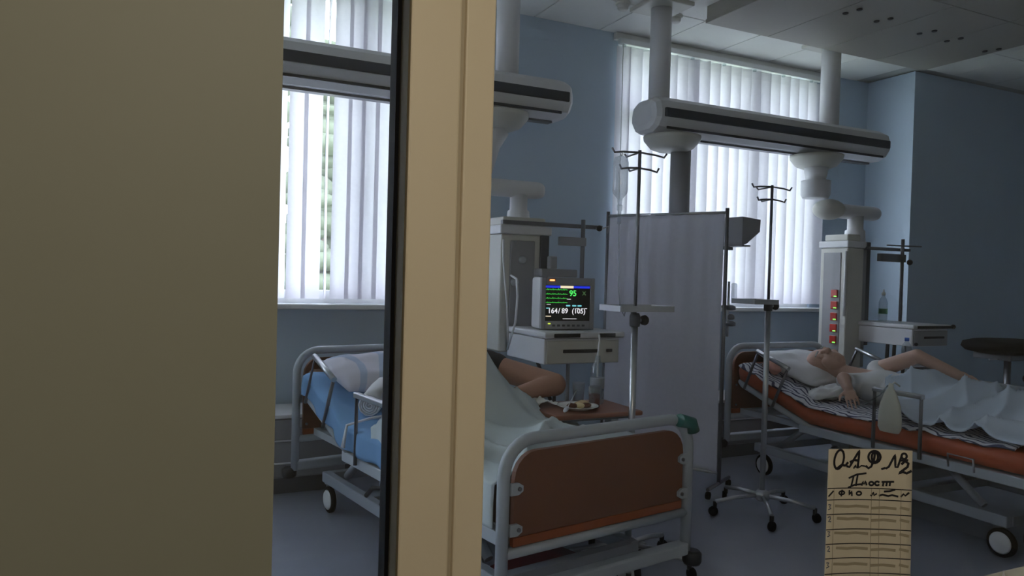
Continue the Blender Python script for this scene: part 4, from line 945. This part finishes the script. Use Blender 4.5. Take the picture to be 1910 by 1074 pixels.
# ------------------------------------------------------------------ dark padded stool by the right wall
so = empty('padded_stool', (6.75, 3.95, 0)); tag(so, 'dark padded swivel stool with metal lever near the right wall', 'stool')
MB().lathe([(0, .845), (.28, .845), (.36, .86), (.40, .895), (.385, .935), (.30, .955), (0, .96)], (0, 0, 0), 32, 1.1, .8).build('seat_cushion', 'rubber', so)
MB().b2(-.24, .22, -.16, .16, .79, .844, .01).build('seat_plate', 'steel_dark', so); MB().tube([(-.22, -.05, .80), (-.36, -.06, .80)], .008, 8).build('lever', 'steel', so)
MB().tube([(.0, 0, .12), (.0, 0, .80)], .028, 12).build('column', 'steel_dark', so)
MB().tube([(.05, -.14, .79), (.05, -.14, .66)], .012, 8).build('brake_rod', 'steel_dark', so); MB().ball((.05, -.14, .63), (.036, .036, .04)).build('brake_knob', 'black_plastic', so)
for k in range(5):
    a = 2*math.pi*k/5; c, s_ = math.cos(a), math.sin(a); lg = MB().tube([(0, 0, .12), (c*.28, s_*.28, .08)], .018, 8).build('leg', 'steel_dark', so)
    MB().lathe([(.01, -.015), (.028, -.015), (.031, 0), (.028, .015), (.01, .015)], (c*.28, s_*.28, .032), 12, mtx=Matrix.Rotation(a, 3, 'Z') @ Matrix.Rotation(R(90), 3, 'Y')).build('caster', 'rubber', lg)

# ------------------------------------------------------------------ ceiling details
for x, y, lb in ((3.056, 4.60, 'round beige smoke detector on the ceiling left of the drop tube'), (3.55, 4.62, 'beige smoke detector on the ceiling beside the lowered panel ceiling')):
    e = empty('smoke_detector', (x, y, ZC-.0055)); tag(e, lb, 'detector', 'smoke detectors'); MB().lathe([(.055, 0), (.055, -.014), (.050, -.018)], (0, 0, 0), 20).build('base', 'device_cream', e); MB().lathe([(.042, -.018), (.040, -.045), (.030, -.056), (0, -.057)], (0, 0, 0), 20).build('sensor_cap', 'device_cream', e)
# unseen lamp added to go with the corridor light, hung low near the frame
e = empty('added_corridor_lamp', (.15, -.40, 2.70)); tag(e, 'unseen hanging lamp with a metal shade, added in the corridor behind the viewer', 'lamp')
MB().tube([(0, 0, 0), (0, 0, -.50)], .006, 8).build('cord', 'black_plastic', e)
MB().lathe([(.02, -.48), (.06, -.50), (.17, -.555), (.172, -.56), (.06, -.51), (.02, -.49)], (0, 0, 0), 24).build('shade', 'lamp_white', e)

# ------------------------------------------------------------------ things stored under the nearer bed
bx = empty('storage_box', bed1p(-.02, .30, 0), RZ1+R(6)); tag(bx, 'dark red box lying on the floor under the nearer bed', 'box')
MB().b2(-.20, .20, -.16, .16, 0, .12, .006).build('body', 'dark_red', bx); MB().b2(-.205, .205, -.165, .165, .121, .15, .006).build('lid', 'dark_red', bx)
bo = MB().lathe([(0, 0), (.10, 0), (.13, .05), (.135, .11), (.13, .115), (.122, .108), (.116, .05), (.09, .01), (0, .008)], (0, 0, 0), 24).build('plastic_basin', 'orange_cover'); bo.location = bed1p(-.36, .28, 0); tag(bo, 'orange plastic basin on the floor under the nearer bed', 'basin')

# ------------------------------------------------------------------ handwritten list taped to the glass
PX0, PZ0, PW, PH = 1.086, 1.106, .160, .268
def pp(u, v, lift=0.0):
    """point on the sheet: taped at its left edge, the right side curls away from the glass"""
    n = 24; x = PX0; y = .936; step = PW*max(0, min(u, 1.05))/n
    for i in range(n):
        a = R(8)+R(24)*((i+.5)/n*u); x += math.cos(a)*step; y -= math.sin(a)*step
    a = R(8)+R(24)*u; nx, ny = -math.sin(a), -math.cos(a)
    x += .008*v*u
    return Vector((x+nx*lift, y+ny*lift, PZ0-v*PH-.002*u))
pe3 = empty('handwritten_list', pp(.5, 1)); tag(pe3, 'cream handwritten duty list taped on the glass at lower right', 'paper'); po = Vector(pe3.location)
sm = MB(); sm.grid(lambda u, v: pp(u, v)-po, 14, 6); sm.build('sheet', 'paper_cream', pe3, .0004)
def ink(name, strokes, wd, mt='ink'):
    mb = MB()
    for st_ in strokes:
        pts = []
        for i in range(len(st_)-1):
            (x0, y0), (x1, y1) = st_[i], st_[i+1]; k_ = max(1, int(math.hypot(x1-x0, y1-y0)/14))
            for j in range(k_): pts.append((x0+(x1-x0)*j/k_, y0+(y1-y0)*j/k_))
        pts.append(st_[-1])
        P3 = [pp((x-68)/704, (y-65)/1075, .0007)-po for x, y in pts]
        uu = sum((x-68)/704 for x, y in pts)/len(pts); a = R(8)+R(24)*uu
        mb.ribbon(P3, wd, (-math.sin(a), -math.cos(a), 0))
    return mb.build(name, mt, pe3)
def ell(cx_, cy_, rx, ry, a0=0, a1=360, tilt=0, n=18):
    out = []
    for i in range(n+1):
        a = R(a0+(a1-a0)*i/n); x, y = rx*math.cos(a), ry*math.sin(a); t = R(tilt); out.append((cx_+x*math.cos(t)-y*math.sin(t), cy_+x*math.sin(t)+y*math.cos(t)))
    return out
ink('lettering', [ell(166, 140, 42, 70, -60, 300, 14), [(150, 205), (190, 180), (225, 185), (245, 165)]], .0045)
ink('lettering', [[(240, 190), (262, 196), (300, 140), (345, 76), (340, 140), (332, 202)], [(268, 160), (300, 146), (342, 150)]], .0043)
ink('lettering', [[(300, 205), (315, 180), (318, 200), (340, 180), (345, 200), (365, 186), (395, 190)]], .0029)
ink('lettering', [ell(472, 122, 50, 44), ell(476, 122, 26, 36), [(478, 80), (470, 140), (448, 192), (425, 205), (405, 190)]], .0043)
ink('lettering', [[(535, 208), (560, 200)], [(570, 202), (590, 190), (638, 100), (642, 190), (660, 190), (692, 98)], ell(708, 108, 20, 20), [(690, 140), (735, 136)]], .0040)
ink('lettering', [[(692, 165), (715, 145), (742, 158), (735, 185), (668, 236), (700, 222), (730, 232), (762, 214)]], .0045)
ink('lettering', [[(262, 275), (330, 250), (405, 242)], [(300, 266), (282, 335)], [(335, 258), (322, 330)], [(258, 345), (310, 326), (362, 322)]], .0035)
ink('lettering', [[(372, 328), (382, 300), (390, 322), (404, 298), (412, 326)], ell(452, 316, 18, 13), ell(500, 314, 18, 14, 40, 320), [(540, 302), (630, 298)], [(552, 302), (546, 330)], [(578, 302), (574, 328)], [(604, 300), (600, 326)]], .0035)
ink('lettering', [[(82, 402), (122, 368)], ell(200, 382, 24, 12), [(203, 362), (196, 404)], [(268, 366), (266, 398), (288, 372), (290, 404)], ell(350, 388, 20, 13)], .0032)
ink('lettering', [[(452, 404), (470, 380), (478, 402), (495, 390)], [(520, 402), (545, 395), (590, 404), (620, 396), (665, 404)], [(560, 372), (600, 368), (640, 356)], [(690, 402), (710, 384), (722, 396), (748, 374)]], .0035)
for y in (349, 432, 537, 646, 752, 856, 968, 1076): ink('ruled_line', [[(70, y-2), (300, y), (520, y+3), (768, y+4)]], .0018)
for x in (130, 455, 520, 690): ink('column_line', [[(x, 352), (x+2, 700), (x+6, 1130)]], .0012, 'ink_faint')
for k, y in enumerate((495, 585, 690, 800, 915, 1020)):
    ink('faded_entry', [[(150+20*(k % 2), y-20), (260, y-12), (330, y-16), (430, y-8)], [(465, y), (560, y-6), (650, y)], [(690, y-10), (750, y)]], .0050, 'ink_faint')
    ink('row_number', [[(82, y-30), (100, y-36), (104, y-18), (88, y), (108, y+2)] if k % 2 else [(84, y-32), (104, y-30), (92, y-14), (106, y-4), (84, y+4)]], .0022, 'ink_blue')
tp = MB().prism([(0, 0), (.030, -.004), (.014, .030)], .0006, Matrix.Translation((1.545, .904, .800)) @ Matrix(((1, 0, 0, 0), (0, 0, -1, 0), (0, 1, 0, 0), (0, 0, 0, 1)))).build('tape_scrap', 'paper_white')
tag(tp, 'small white scrap of tape on the lower beige rail', 'tape')
